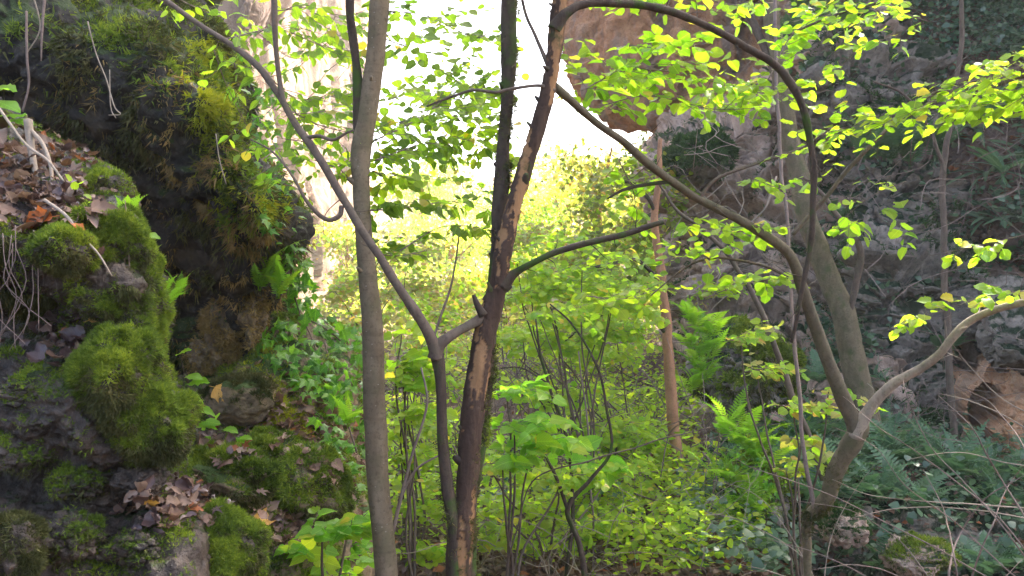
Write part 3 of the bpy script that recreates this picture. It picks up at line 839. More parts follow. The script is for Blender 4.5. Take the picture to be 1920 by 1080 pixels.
def leaf_mesh(shape, mat, j=None):
    g = GEO[shape]
    j = int(rng.integers(len(g))) if j is None else j % len(g)
    key = (shape, mat, j)
    if key not in _mc:
        V, Fq, uv = g[j]
        _mc[key] = make_mesh(shape + '_leaf', V, Fq, M[mat], True, None, uv)
    return _mc[key]

def joined_leaves(name, parent, L, shape, mat, label=None):
    """many leaves as one stuff part; L = list of (pos, ydir, nrm, size)"""
    if not len(L): return None
    V0, F0, uv0 = GEO[shape][0]
    F0 = F0 if isinstance(F0, list) else [F0]
    pos = np.array([l[0] for l in L]); y = np.array([l[1] for l in L]); z = np.array([l[2] for l in L]); s = np.array([l[3] for l in L])
    return joined_arr(name, parent, pos, y, z, s, shape, mat, label)

def joined_arr(name, parent, pos, y, z, s, shape, mat, label=None):
    V0, F0, uv0 = GEO[shape][0]
    F0 = F0 if isinstance(F0, list) else [F0]
    y = y / np.linalg.norm(y, axis=1, keepdims=True)
    x = np.cross(y, z); x /= np.maximum(np.linalg.norm(x, axis=1, keepdims=True), 1e-6)
    z = np.cross(x, y)
    n, k = len(pos), len(V0)
    V = (V0[None, :, 0:1] * x[:, None] + V0[None, :, 1:2] * y[:, None] + V0[None, :, 2:3] * z[:, None]) * s[:, None, None] + pos[:, None]
    off = (np.arange(n) * k)[:, None, None]
    fs = [(f[None] + off).reshape(-1, f.shape[1]) for f in F0]
    r = np.repeat(rng.random(n), k)
    o = link(name, make_mesh(name, V.reshape(-1, 3), fs, M[mat], True, r, np.tile(uv0, (n, 1))), parent)
    o['kind'] = 'stuff'
    if label: o['label'] = label
    return o

# ------------------------------------------------------------------ sprays of leaves on twigs
def spray(spine, spread, n, size, droop=0.25, per=8, flat=0.45, twig_r=0.0016, jit=0.3, tip=0.9):
    """leaves and side twigs along a spine (world points). spread metres. returns (leaves, twig geometries)"""
    spine = np.asarray(spine, float)
    Q = catmull(spine, 40) if len(spine) > 2 else np.linspace(spine[0], spine[-1], 40)
    T = np.gradient(Q, axis=0); T /= np.linalg.norm(T, axis=1, keepdims=True)
    leaves, geos = [], []
    k = max(1, int(round(n / per)))
    up = np.array((0, 0, 1.0))
    for a in range(k):
        u = (a + rng.random()) / k
        i = int(u * 38)
        side = np.cross(T[i], up); side /= max(np.linalg.norm(side), 1e-6)
        sg = 1 if (a % 2) else -1
        d = T[i] * rng.uniform(0.15, 0.8) + side * sg * rng.uniform(0.5, 1.0) + up * rng.normal() * flat
        d /= np.linalg.norm(d)
        m = int(max(2, rng.poisson(n / k)))
        L = spread * rng.uniform(0.7, 1.9)
        st = Q[i] + rng.normal(size=3) * np.array((0.15, 0.15, 0.25)) * spread * 0.4
        pts = [Q[i] if rng.random() < .6 else st]
        nseg = 5
        dd = d.copy()
        for s_ in range(nseg):
            dd = dd + rng.normal(size=3) * 0.14 - up * 0.05 * droop
            dd /= np.linalg.norm(dd)
            pts.append(pts[-1] + dd * L / nseg)
        pts = np.array(pts)
        geos.append(tube_geo(pts, np.linspace(twig_r, twig_r * 0.45, len(pts)), 4))
        C = catmull(pts, 30)
        for b in range(m):
            v = 0.12 + 0.88 * (b + rng.random() * 0.6) / m
            q = C[min(29, int(v * 29))]
            t = C[min(29, int(v * 29))] - C[max(0, int(v * 29) - 2)]
            t = t / max(np.linalg.norm(t), 1e-6)
            sd = np.cross(t, up); sd /= max(np.linalg.norm(sd), 1e-6)
            s2 = 1 if b % 2 else -1
            y = t * rng.uniform(0.2, 0.9) + sd * s2 * rng.uniform(0.5, 1) - up * (droop * rng.uniform(0.2, 1.6)) + rng.normal(size=3) * 0.15
            y /= np.linalg.norm(y)
            nz = up * .9 + rng.normal(size=3) * jit * 1.25 + np.array((0, -rng.random() * tip, 0))
            sz = size * rng.triangular(0.45, 1.0, 1.3)
            leaves.append((q + y * 0.18 * sz, y, nz, sz))
    return leaves, geos

class Plant:
    def __init__(s, name, base, label, category, group=None):
        s.o = thing(name, base, label, category, group)
        s.leaves = []          # (pos, y, n, size, shape, mat)
        s.twigs = []
        s.mat = 'twig'
    def tube(s, name, ctrl, mat, **k):
        o, pts = pxtube(name, s.o, ctrl, M[mat], **k)
        return pts
    def cluster(s, px_spine, d, spread_px, n, size_px, shape='round', mat='hazel', droop=0.25, flat=0.4, per=5, mix=None, jit=0.3, tip=0.9):
        n = int(n * 1.9)
        d0, d1 = d if isinstance(d, tuple) else (d, d)
        m = len(px_spine)
        sp = [P(c[0], c[1], d0 + (d1 - d0) * k / max(1, m - 1)) for k, c in enumerate(px_spine)]
        dm = (d0 + d1) / 2
        L, G = spray(sp, spread_px / F * dm, n, size_px / F * dm, droop, per, flat, jit=jit, tip=tip)
        for l in L:
            mm = mat
            if mix and rng.random() < mix[1]: mm = mix[0]
            s.leaves.append((*l, shape, mm))
        if len(sp) > 1:
            r0 = 0.0028
            G.append(tube_geo(catmull(sp, 16) if len(sp) > 2 else np.array(sp), np.linspace(r0, r0 * 0.5, 16 if len(sp) > 2 else 2), 5))
        s.twigs.append(G)
    def finish(s, max_obj=300, low='lowround', twig_mat='twig', leaf_name='leaf'):
        def seen(l):
            dd = l[0][1]
            x, y = 960 + l[0][0] / dd * F, 540 - (l[0][2] - 1.6) / dd * F
            return l[3] / dd * (1.0 if -20 < x < 1940 and -20 < y < 1100 else 0.2)
        s.leaves.sort(key=seen, reverse=True)
        for l in s.leaves[:max_obj]:
            o = bpy.data.objects.new(leaf_name, leaf_mesh(l[4], l[5]))
            COL.objects.link(o)
            place(o, s.o, l[0], l[1], l[2], l[3], rng.uniform(0.85, 1.1))
        rest = s.leaves[max_obj:]
        for mt in sorted(set(l[5] for l in rest)):
            joined_leaves('leaves', s.o, [l for l in rest if l[5] == mt], low, mt)
        for G in s.twigs:
            V, f = merge_geo(G)
            o = link('twig', make_mesh('twig', V, f, M[twig_mat]), s.o)
            if len(G) > 40: o['kind'] = 'stuff'
        return s.o

# ------------------------------------------------------------------ ferns
def frond_geo(n=16, width=0.19, arch=0.35, teeth=True, seed=0, hang=0.0):
    """unit frond along +Y with paired leaflets"""
    r = np.random.default_rng(seed)
    t = np.linspace(0, 1, 13)
    c = np.stack((0.04 * np.sin(t * 3 + seed), t, arch * (t * 0.9 - t ** 2 * 1.3)), 1)
    V, Q = [], []
    off = 0
    for k in range(n):
        u = 0.12 + 0.88 * k / n
        p = np.array([np.interp(u, t, c[:, j]) for j in range(3)])
        w = width * (np.sin(np.pi * min(1, (0.15 + u * 0.95))) ** 0.7 * 0.75 + 0.12 + 0.2 * (1 - u)) * (1 if u < 0.97 else 0.5)
        w = max(w * (1.0 - 0.75 * max(0, u - 0.55)), 0.015)
        h = 0.6 / n
        for sg in (-1, 1):
            a = np.array((sg * 0.95, 0.38, -0.18 + 0.1 * r.normal())); a /= np.linalg.norm(a)
            b = np.array((0, 1.0, 0.0))
            q = [p - b * h * 0.5, p + a * w * 0.5 - b * h * 0.55 , p + a * w, p + a * w * 0.5 + b * h * 0.6, p + b * h * 0.5]
            V += q
            Q += [(off, off + 1, off + 3, off + 4), (off + 1, off + 2, off + 2, off + 3)]
            off += 5
    V = np.array(V)
    quads = np.array([q for q in Q if len(set(q)) == 4]); tris = np.array([(q[0], q[1], q[3]) for q in Q if len(set(q)) == 3])
    g, (tq, tt) = tube_geo(c, np.linspace(0.008, 0.002, 13), 3)
    Vall = np.concatenate((V, g))
    uv = np.full((len(Vall), 2), 0.25); uv[:, 1] = 0.02
    return Vall, [np.concatenate((quads, tq + off)), np.concatenate((tris, tt + off))], uv

GEO['frond'] = [frond_geo(16, 0.2, [0.3, 0.5, 0.7][j], True, j) for j in range(3)]
GEO['narrow_frond'] = [frond_geo(20, 0.14, [0.5, 0.8, 0.3][j], True, j + 4) for j in range(3)]
GEO['strap'] = [leaf_geo([(0, .02), (.1, .07), (.4, .085), (.75, .07), (.92, .04), (1, 0)], 10, 0.0, [.5, .8, 1.1][j], .3, j, 0.01) for j in range(3)]

def fern(base, size, mat, label, group=None, nf=8, shape='frond', face=None, tilt=0.7, name='fern', out=None):
    """a fern: fronds rising from one crown and arching over; out = outward normal of the rock it grows on"""
    t = thing(name, base, label, 'fern', group)
    a0 = rng.random() * 6.28
    out = np.array((0, 0, 1.0)) if out is None else np.asarray(out)
    for k in range(nf):
        a = a0 + 6.283 * k / nf + rng.normal() * 0.25
        y = np.array((math.cos(a), math.sin(a), 0)) * tilt + np.array((0, 0, 1.0)) * rng.uniform(0.25, 0.8) + out * 0.9
        if face is not None: y = y + np.asarray(face) * rng.uniform(0.4, 1.1)
        y /= np.linalg.norm(y)
        z = np.array((0, 0, 1.0)) + 0.2 * rng.normal(size=3) + 0.3 * out
        o = bpy.data.objects.new('frond', leaf_mesh(shape, mat))
        COL.objects.link(o)
        place(o, t, np.asarray(base), y, z, size * rng.uniform(0.7, 1.15))
    return t

def bark_moss(plant, n, mat, length, f=None, width=None):
    """moss tufts over the last tube built; f(pos, nrm) -> 0..1 where it grows"""
    R_, _ = LAST
    c = R_.mean(axis=1, keepdims=True)
    nr = (R_ - c); nr = nr / np.linalg.norm(nr, axis=2, keepdims=True)
    p, q = R_.reshape(-1, 3), nr.reshape(-1, 3)
    w = np.ones(len(p)) if f is None else np.clip(f(p, q), 0, None)
    if w.sum() <= 0: return
    i = rng.choice(len(p), n, p=w / w.sum())
    tufts('moss', plant.o, p[i] + rng.normal(size=(n, 3)) * .004, q[i], length, width or length * .26, M[mat], 3, .2, .8)

def stubs(plant, ctrl, n, mat, seed, y0=-40, y1=1080, size=1.0):
    """broken twig stubs and knots that break a trunk's outline"""
    r = np.random.default_rng(seed)
    c = np.array(ctrl, float)
    o_ = np.argsort(c[:, 1])
    c = c[o_]
    for _ in range(n):
        y = r.uniform(y0, y1)
        x, d, rad = (np.interp(y, c[:, 1], c[:, k]) for k in (0, 2, 3))
        base = P(x, y, d); rr = rad / F * d
        a = r.uniform(0, 6.28)
        u = np.array((math.cos(a), -abs(math.sin(a)) * .6, r.uniform(-.1, .9))); u /= np.linalg.norm(u)
        L = rr * r.uniform(1.0, 1.55) + .004 * size
        w = rr * r.uniform(.16, .34)
        V, f = tube_geo([base + u * rr * .3, base + u * rr * .95, base + u * L + np.array((0, 0, .3 * (L - rr)))], [w * 1.9, w * 1.25, w * .6], 9, .004, 0, int(y), .2)
        link('knot', make_mesh('knot', V, f, M[mat]), plant.o)

def side_twigs(plant, ctrl, n, mat, seed, length=.12):
    """short bare twigs that leave a bough at its nodes"""
    r = np.random.default_rng(seed)
    W = catmull(np.array([P(c[0], c[1], c[2]) for c in ctrl]), 200)
    for _ in range(n):
        i = int(r.integers(15, 190))
        t = W[i + 4] - W[i]; t /= np.linalg.norm(t)
        u = t * r.uniform(.2, .8) + r.normal(size=3) * np.array((.6, .6, .6)); u /= np.linalg.norm(u)
        L = length * r.uniform(.4, 1.7)
        pts = [W[i]]
        for k in range(4):
            u = u + r.normal(size=3) * .22; u /= np.linalg.norm(u)
            pts.append(pts[-1] + u * L / 4)
        V, f = tube_geo(catmull(pts, 12), np.linspace(.0022, .0008, 12), 5)
        link('twig', make_mesh('twig', V, f, M[mat]), plant.o)
# ------------------------------------------------------------------ boulders (large structure)
def gz(x, y):
    r = BV['ground'].ray_cast(Vector((x, y, 50)), Vector((0, 0, -1)))
    return r[0][2] if r[0] is not None else float(ground_z(np.array(x), np.array(y)))

# ------------------------------------------------------------------ the three foreground trees
# 1. smooth grey trunk
t1 = Plant('smooth_tree', P(752, 1425, 2.95), 'slim straight tree with smooth grey brown bark left of the dark double trunk', 'tree')
t1.tube('trunk', [(754,1450,2.95,25),(738,1250,2.95,22),(722,1080,2.96,20.5),(711,960,2.98,20),(703,800,3,20),(699,640,3,20),(689,540,3,18),(680,430,3,16.5),(676,340,3,17),(677,280,3,20),(689,200,3,18),(702,110,3,17),(711,0,3,17),(718,-160,3,16),(722,-400,3,15),(730,-800,3.1,12)], 'bark_smooth', sides=32, step=0.009, wob=0.008, lump=0.055, seed=2, nmax=420)
stubs(t1, [(722,1080,2.96,20.5),(711,960,2.98,20),(703,800,3,20),(699,640,3,20),(689,540,3,18),(680,430,3,16.5),(676,340,3,17),(677,280,3,20),(689,200,3,18),(702,110,3,17),(711,0,3,17)], 7, 'bark_smooth', 73, size=.3)
t1.tube('stem', [(650,-420,2.98,7),(654,-150,2.98,8.5),(657,0,2.98,9),(662,80,2.99,9),(665,160,2.99,8.5),(667,215,2.99,8),(672,260,3,9),(680,310,3,8)], 'bark_dark', sides=12, step=0.012, wob=0.01, lump=0.16, seed=5)
for sp_ in [[(712,120),(716,60),(722,0)],[(690,250),(740,255),(800,230)],[(676,360),(720,345),(760,330)]]:
    pass
C_ = t1.cluster
C_([(715,70),(780,100),(850,170)], (3.0,3.8), 70, 44, 20, 'round', 'ovate', 0.35)
C_([(715,20),(800,30),(900,70),(935,20)], (3.0,3.9), 55, 46, 21, 'round', 'ovate', 0.3)
C_([(700,265),(780,225),(860,170),(935,165)], (3.0,4.0), 75, 156, 21, 'ovate', 'ovate', 0.45, mix=('hazel', .3))
C_([(705,300),(800,270),(920,275)], (3.0,3.6), 60, 91, 22, 'ovate', 'ovate', 0.45, mix=('hazel', .4))
C_([(850,215),(890,250),(940,300)], (3.4,3.8), 50, 46, 20, 'round', 'hazel', 0.3)
C_([(700,320),(735,340),(770,345)], (3.0,3.4), 45, 33, 20, 'round', 'hazel', 0.3)
C_([(690,395),(760,390),(850,378),(925,395)], (3.0,3.3), 45, 44, 28, 'ovate', 'ovate', 0.5)
C_([(750,470),(830,425),(915,428)], (3.1,3.3), 34, 18, 31, 'ovate', 'ovate', 0.3)
C_([(690,470),(740,480),(800,470)], (3.1,3.4), 40, 18, 25, 'ovate', 'ovate', 0.4)
C_([(740,-120),(860,-80),(940,-100)], (3.0,3.9), 80, 52, 21, 'round', 'hazel', 0.3)
C_([(720,190),(800,170),(880,190),(940,210)], (5.0,6.5), 70, 70, 17, 'round', 'hazel', 0.3)
C_([(720,330),(800,330),(900,340)], (5.0,6.0), 70, 50, 17, 'round', 'hazel', 0.3)
C_([(740,90),(840,60),(930,90)], (5.0,6.0), 70, 40, 17, 'round', 'hazel', 0.3)
t1.finish(300)

# 2. dark double trunk with peeled patches, forked side stem and long boughs
t2 = Plant('double_trunk_tree', P(856, 1440, 2.95), 'dark double trunk tree with peeling orange patches, a forked side stem and long arching boughs', 'tree')
TA = [(850,1450,2.92,30),(852,1250,2.92,26),(858,1080,2.93,23),(868,960,2.94,22),(880,850,2.95,22),(893,740,2.96,22),(905,650,2.97,21),(917,590,2.98,20),(934,540,2.98,19),(948,470,2.98,18),(964,400,2.99,17),(986,320,3,16),(1008,240,3,16),(1026,160,3,15.5),(1040,80,3,15.5),(1052,0,3,15),(1066,-120,3,14),(1084,-300,3,13),(1110,-600,3.05,11)]
t2.tube('trunk', TA, 'bark_peel', sides=46, step=0.006, wob=0.012, lump=0.10, seed=11, nmax=620, peel=0.14)
stubs(t2, TA, 16, 'bark_dark', 71)
bark_moss(t2, 900, 'moss_olive', .012, lambda p, q: smooth(.2, .9, q[:, 0]) * smooth(1.4, .4, p[:, 2]) * smooth(-.1, .2, fbm(p * 14, 3, 5)))
TB = [(878,1250,3.02,20),(876,1080,3.02,17),(880,950,3.03,15),(898,820,3.04,15),(911,700,3.05,15),(922,600,3.05,15),(930,520,3.05,15),(936,420,3.05,14),(943,330,3.05,14.5),(946,240,3.05,14.5),(949,120,3.05,14.5),(949,0,3.05,14),(948,-160,3.05,13),(945,-400,3.1,12),(944,-700,3.15,10)]
t2.tube('stem', TB, 'bark_dark', sides=28, step=0.008, wob=0.008, lump=0.22, seed=13, nmax=420)
bark_moss(t2, 2600, 'moss_olive', .013, lambda p, q: smooth(-.1, .25, fbm(p * 11, 3, 6)) * (.25 + smooth(-.2, .8, q[:, 0])))
bark_moss(t2, 1500, 'moss', .013, lambda p, q: smooth(0, .25, fbm(p * 11, 3, 8)) * smooth(1.7, .7, p[:, 2]) * smooth(-.2, .8, q[:, 0]))
stubs(t2, TB, 16, 'bark_dark', 72)
t2.tube('stem', [(852,1250,2.9,13),(850,1080,2.9,12),(846,1000,2.9,11.5),(838,900,2.9,11),(830,800,2.9,10),(824,710,2.9,10),(821,675,2.9,12.5),(819,652,2.9,12)], 'bark_dark', sides=16, step=0.012, wob=0.008, lump=0.14, seed=14)
bark_moss(t2, 900, 'moss_olive', .011, lambda p, q: smooth(0, .25, fbm(p * 13, 3, 9)) * smooth(1.3, .6, p[:, 2]))
t2.tube('bough', [(821,672,2.9,12),(812,640,2.89,12),(796,612,2.88,10.3),(772,576,2.87,9.5),(740,530,2.86,9),(700,465,2.86,8.5),(655,395,2.88,8.2),(610,322,2.9,7.8),(575,265,2.92,7.8),(548,225,2.94,7.2),(520,175,2.96,6.4),(480,125,3,6),(420,75,3.1,5.4),(350,30,3.2,4.8),(290,-10,3.3,4.2),(200,-60,3.4,3.5)], 'bark_branch', sides=12, step=0.012, wob=0.008, lump=0.09, seed=15, nmax=260)
t2.tube('bough', [(819,672,2.9,12),(828,646,2.9,11),(842,632,2.9,9.4),(864,616,2.92,8.5),(888,602,2.95,9),(902,594,2.97,13),(912,588,2.98,17)], 'bark_branch', sides=12, step=0.01, wob=0.006, lump=0.1, seed=16)
t2.tube('snag', [(905,590,2.93,9),(893,570,2.92,6),(886,552,2.92,3.5)], 'bark_dark', sides=10, step=0.008, lump=0.2, seed=17)
t2.tube('branch', [(549,228,2.94,5.5),(536,200,2.94,5.2),(524,140,2.95,5),(516,70,2.95,5.2),(514,0,2.96,5.5),(514,-120,2.98,5),(520,-300,3,4)], 'bark_branch', sides=10, step=0.015, wob=0.008, lump=0.08, seed=18)
t2.tube('branch', [(575,258,2.92,4.2),(600,255,2.9,3.6),(625,263,2.88,3),(650,250,2.86,2.4),(664,244,2.85,1.8)], 'bark_branch', sides=8, step=0.012, seed=19)
t2.tube('branch', [(640,385,2.88,5),(637,402,2.87,5),(617,411,2.86,4.6),(595,398,2.86,4.2),(573,372,2.86,3.4),(556,340,2.86,2.8),(535,310,2.87,2.4),(508,282,2.9,2),(470,262,2.95,1.4)], 'bark_branch', sides=8, step=0.012, lump=0.08, seed=20)
t2.tube('bough', [(1042,62,3,15),(1054,42,3,12),(1068,28,3,9.4),(1090,15,3.02,8),(1140,7,3.05,7.4),(1200,8,3.1,7.2),(1260,20,3.15,7),(1320,45,3.2,7),(1390,85,3.25,7),(1450,122,3.3,7),(1490,165,3.33,7),(1512,220,3.36,6.8),(1522,300,3.4,6.5),(1522,400,3.42,6),(1517,470,3.44,5),(1500,560,3.46,4),(1484,642,3.48,2.6)], 'bark_dark', sides=12, step=0.014, wob=0.01, lump=0.09, seed=21, nmax=260)
t2.tube('branch', [(938,540,2.98,16),(950,526,2.98,11.5),(964,513,2.98,7.6),(985,500,2.96,6.2),(1030,478,2.95,6),(1080,462,2.94,6),(1130,450,2.93,5.8),(1180,438,2.92,5.5),(1246,416,2.9,4.5)], 'bark_dark', sides=10, step=0.014, wob=0.008, lump=0.09, seed=22)
t2.tube('branch', [(1040,170,3,4),(1010,160,2.98,3.4),(960,166,2.96,3),(930,172,2.95,3),(890,168,2.96,3),(850,180,3,2.5),(800,200,3.05,1.8)], 'bark_branch', sides=8, step=0.015, seed=23)
t2.tube('branch', [(1030,130,3,4.5),(1015,95,3.02,4),(1000,60,3.05,3.5),(985,25,3.08,3.4),(970,-40,3.1,3.2)], 'bark_branch', sides=8, step=0.015, seed=24)
t2.tube('twig', [(862,425,3.2,1.4),(856,480,3.15,1.8),(845,540,3.1,2.1),(825,600,3.0,2.4),(812,640,2.9,2.4)], 'bark_branch', sides=6, step=0.02, seed=25)
side_twigs(t2, [(820,665,2.9),(740,530,2.86),(655,395,2.88),(575,265,2.92),(520,175,2.96),(420,75,3.1),(290,-10,3.3)], 16, 'bark_branch', 81, .1)
side_twigs(t2, [(1064,30,3),(1140,7,3.05),(1260,20,3.15),(1390,85,3.25),(1490,165,3.33),(1522,300,3.4),(1517,470,3.44),(1484,642,3.48)], 18, 'bark_dark', 82, .1)
side_twigs(t2, [(958,517,2.98),(1030,478,2.95),(1130,450,2.93),(1246,416,2.9)], 7, 'bark_dark', 83, .06)
C_ = t2.cluster
C_([(415,75),(520,55),(600,85),(655,95)], (3.1,3.6), 85, 57, 25, 'ovate', 'ovate', 0.6, mix=('lime', .25))
C_([(490,130),(560,185),(655,175)], (3.0,3.4), 80, 51, 25, 'ovate', 'ovate', 0.7, mix=('lime', .3))
C_([(540,205),(600,235),(660,250)], (2.95,3.3), 60, 37, 25, 'ovate', 'ovate', 0.5)
C_([(570,370),(530,300),(478,205)], (2.9,3.4), 45, 23, 22, 'ovate', 'ovate', 0.6)
C_([(590,300),(640,320),(665,350)], (2.9,3.2), 40, 20, 21, 'round', 'hazel', 0.4)
C_([(400,90),(425,160),(470,250)], (3.2,3.6), 50, 8, 22, 'ovate', 'ovate', 0.5, mix=('lime', .4))
C_([(520,20),(590,15),(650,40)], (3.0,3.4), 60, 33, 23, 'ovate', 'hazel', 0.6)
C_([(300,-20),(380,20),(450,40)], (3.3,3.6), 45, 16, 21, 'ovate', 'lime', 0.4)
C_([(490,300),(560,260),(640,300)], (4.0,5.0), 70, 24, 16, 'ovate', 'ovate', 0.5, mix=('lime', .3))
C_([(480,60),(560,110),(650,60)], (4.0,5.0), 80, 31, 16, 'ovate', 'ovate', 0.5, mix=('lime', .4))
C_([(500,200),(580,220),(660,220)], (4.0,5.0), 70, 24, 16, 'ovate', 'ovate', 0.5, mix=('lime', .3))
t2.finish(300)

# 3. leaning right-hand tree on the fern bank
t4 = Plant('leaning_tree', P(1512, 1100, 5.0), 'crooked olive barked tree forking low above the fern bank at the right', 'tree')
t4.tube('trunk', [(1514,1130,5.0,7),(1512,1030,4.95,8),(1514,975,4.9,10),(1532,954,4.85,13),(1553,930,4.8,13.5),(1567,887,4.75,14),(1585,850,4.7,14.5),(1606,812,4.65,17),(1612,790,4.63,14)], 'bark_olive', sides=22, step=0.012, wob=0.012, lump=0.10, seed=31)
bark_moss(t4, 1800, 'moss_olive', .016, lambda p, q: smooth(0, .25, fbm(p * 9, 3, 12)) * smooth(.75, .3, p[:, 2]))
t4.tube('stem', [(1606,822,4.65,17),(1600,792,4.64,16),(1588,765,4.62,14),(1562,700,4.55,13),(1536,630,4.5,12),(1508,550,4.4,10.5),(1480,478,4.3,9.5),(1432,441,4.2,8.8),(1370,405,4.05,8.4),(1310,374,3.9,8),(1260,340,3.75,7.6),(1210,300,3.6,7.8),(1160,258,3.45,7.2),(1110,222,3.3,7),(1068,190,3.15,7.4),(1036,165,3.02,8)], 'bark_gold', sides=14, step=0.02, wob=0.012, lump=0.08, seed=32, nmax=260)
t4.tube('bough', [(1605,820,4.64,15),(1616,794,4.62,13.5),(1626,776,4.6,10.6),(1642,752,4.58,9.5),(1680,716,4.5,8.5),(1730,690,4.4,8.2),(1765,666,4.3,8),(1790,636,4.25,8),(1822,604,4.2,7.6),(1870,581,4.1,7.2),(1925,566,4.0,7),(2020,548,3.8,6)], 'bark_pale', sides=12, step=0.02, wob=0.01, lump=0.08, seed=33)
t4.tube('shoot', [(1525,950,4.84,4.32),(1510,850,4.85,3.96),(1496,700,4.9,3.74),(1482,520,5,3.60),(1470,360,5.1,3.46),(1458,200,5.2,3.31),(1455,60,5.3,3.24),(1450,-120,5.4,2.88)], 'twig', sides=8, step=0.03, wob=0.012, lump=0.06, seed=34)
t4.tube('branch', [(1486,440,4.35,4),(1540,380,4.35,4.2),(1610,300,4.3,4),(1680,230,4.25,3.4),(1740,180,4.2,2.8),(1830,140,4.1,2)], 'bark_branch', sides=8, step=0.02, wob=0.01, seed=35)
t4.tube('branch', [(1310,374,3.9,3.4),(1350,330,3.9,3),(1430,300,3.95,2.6),(1500,280,4,2.2),(1560,240,4,1.6)], 'bark_branch', sides=8, step=0.02, wob=0.012, seed=36)
t4.tube('branch', [(1262,341,3.75,4),(1215,345,3.7,3.5),(1170,355,3.65,3),(1140,372,3.6,2)], 'bark_dark', sides=8, step=0.02, seed=37)
t4.tube('branch', [(1478,520,4.4,3),(1440,500,4.4,2.8),(1380,487,4.4,2.5),(1330,485,4.4,2.2),(1280,505,4.4,1.8),(1220,555,4.4,1.3)], 'bark_branch', sides=6, step=0.02, seed=38)
side_twigs(t4, [(1592,775,4.62),(1508,550,4.4),(1432,441,4.2),(1310,374,3.9),(1210,300,3.6),(1110,222,3.3),(1036,165,3.02)], 18, 'bark_branch', 84, .14)
side_twigs(t4, [(1610,805,4.62),(1680,716,4.5),(1765,666,4.3),(1822,604,4.2),(1925,566,4.0)], 10, 'bark_pale', 85, .14)
C_ = t4.cluster
C_([(1090,170),(1180,130),(1290,140),(1380,165),(1465,180)], (3.3,4.2), 75, 140, 25, 'round', 'hazel', 0.2, mix=('lime', .4))
C_([(1120,200),(1220,180),(1340,205),(1450,200)], (3.4,4.2), 55, 56, 24, 'round', 'hazel', 0.2, mix=('lime', .4))
C_([(1180,85),(1250,90),(1330,80)], (3.5,3.9), 45, 28, 25, 'round', 'lime', 0.15)
C_([(1130,5),(1220,-10),(1320,10),(1450,5)], (3.4,4.0), 50, 83, 22, 'round', 'lime', 0.15)
C_([(1440,150),(1490,60),(1570,20)], (3.8,4.2), 40, 39, 23, 'round', 'lime', 0.2)
C_([(1160,300),(1190,370),(1180,430)], (3.7,4.0), 40, 28, 20, 'round', 'lime', 0.2)
C_([(1285,420),(1340,430),(1400,425),(1450,440)], (4.0,4.3), 38, 39, 22, 'round', 'lime', 0.2)
C_([(1230,500),(1300,475),(1380,470)], (4.2,4.4), 34, 26, 20, 'round', 'lime', 0.2)
C_([(1320,560),(1400,530),(1480,525)], (4.3,4.5), 36, 33, 21, 'round', 'lime', 0.2)
C_([(1100,555),(1170,560),(1240,540)], (4.2,4.6), 45, 44, 21, 'round', 'hazel', 0.2)
C_([(1400,330),(1450,350),(1500,370)], (4.0,4.2), 30, 15, 22, 'round', 'lime', 0.2)
t4.finish(300)

# 4. hazel hanging in from the right
t5 = Plant('hazel_bush', P(2150, 1200, 4.2), 'hazel with flat sprays of round green leaves reaching in from the right edge', 'tree')
t5.tube('stem', [(2150,1220,4.2,14),(2160,900,4.1,12),(2150,600,4,10),(2100,300,3.9,8),(2020,180,3.8,6),(1930,140,3.8,4),(1800,190,3.9,3),(1650,240,4.0,2)], 'bark_branch', sides=10, step=0.03, wob=0.012, seed=41)
t5.tube('branch', [(2100,300,3.9,6),(2050,60,3.9,5),(1900,-40,3.9,4.4),(1740,-10,3.9,3.6),(1600,20,3.95,3),(1480,70,4,2)], 'bark_branch', sides=8, step=0.03, wob=0.012, seed=42)
C_ = t5.cluster
C_([(1930,120),(1830,150),(1740,195),(1640,225),(1530,255)], (3.5,4.0), 94, 121, 22, 'round', 'hazel', 0.1, flat=0.2, jit=0.25, tip=0.45, mix=('lime', .3))
C_([(1960,160),(1880,190),(1780,205)], (3.4,3.8), 74, 51, 24, 'round', 'hazel', 0.1, flat=0.2, jit=0.25, tip=0.45)
C_([(1740,40),(1660,20),(1580,40),(1480,20)], (3.8,4.1), 74, 65, 19, 'round', 'lime', 0.15, flat=.3)
C_([(1720,80),(1650,75),(1580,120),(1560,160)], (3.8,4.0), 54, 23, 20, 'round', 'lime', 0.2)
C_([(1700,340),(1630,370),(1560,430)], (4.0,4.2), 47, 12, 20, 'round', 'lime', 0.2)
C_([(1920,440),(1840,460),(1740,480)], (3.8,4.1), 45, 12, 21, 'round', 'lime', 0.2, flat=.2)
C_([(1925,545),(1850,555),(1760,585),(1690,600)], (3.9,4.2), 43, 28, 21, 'round', 'lime', 0.15, flat=.2, mix=('goldleaf', .12))
C_([(2010,60),(1930,100),(1880,120)], (3.5,3.8), 60, 22, 22, 'round', 'hazel', 0.1, flat=.2)
t5.finish(300)

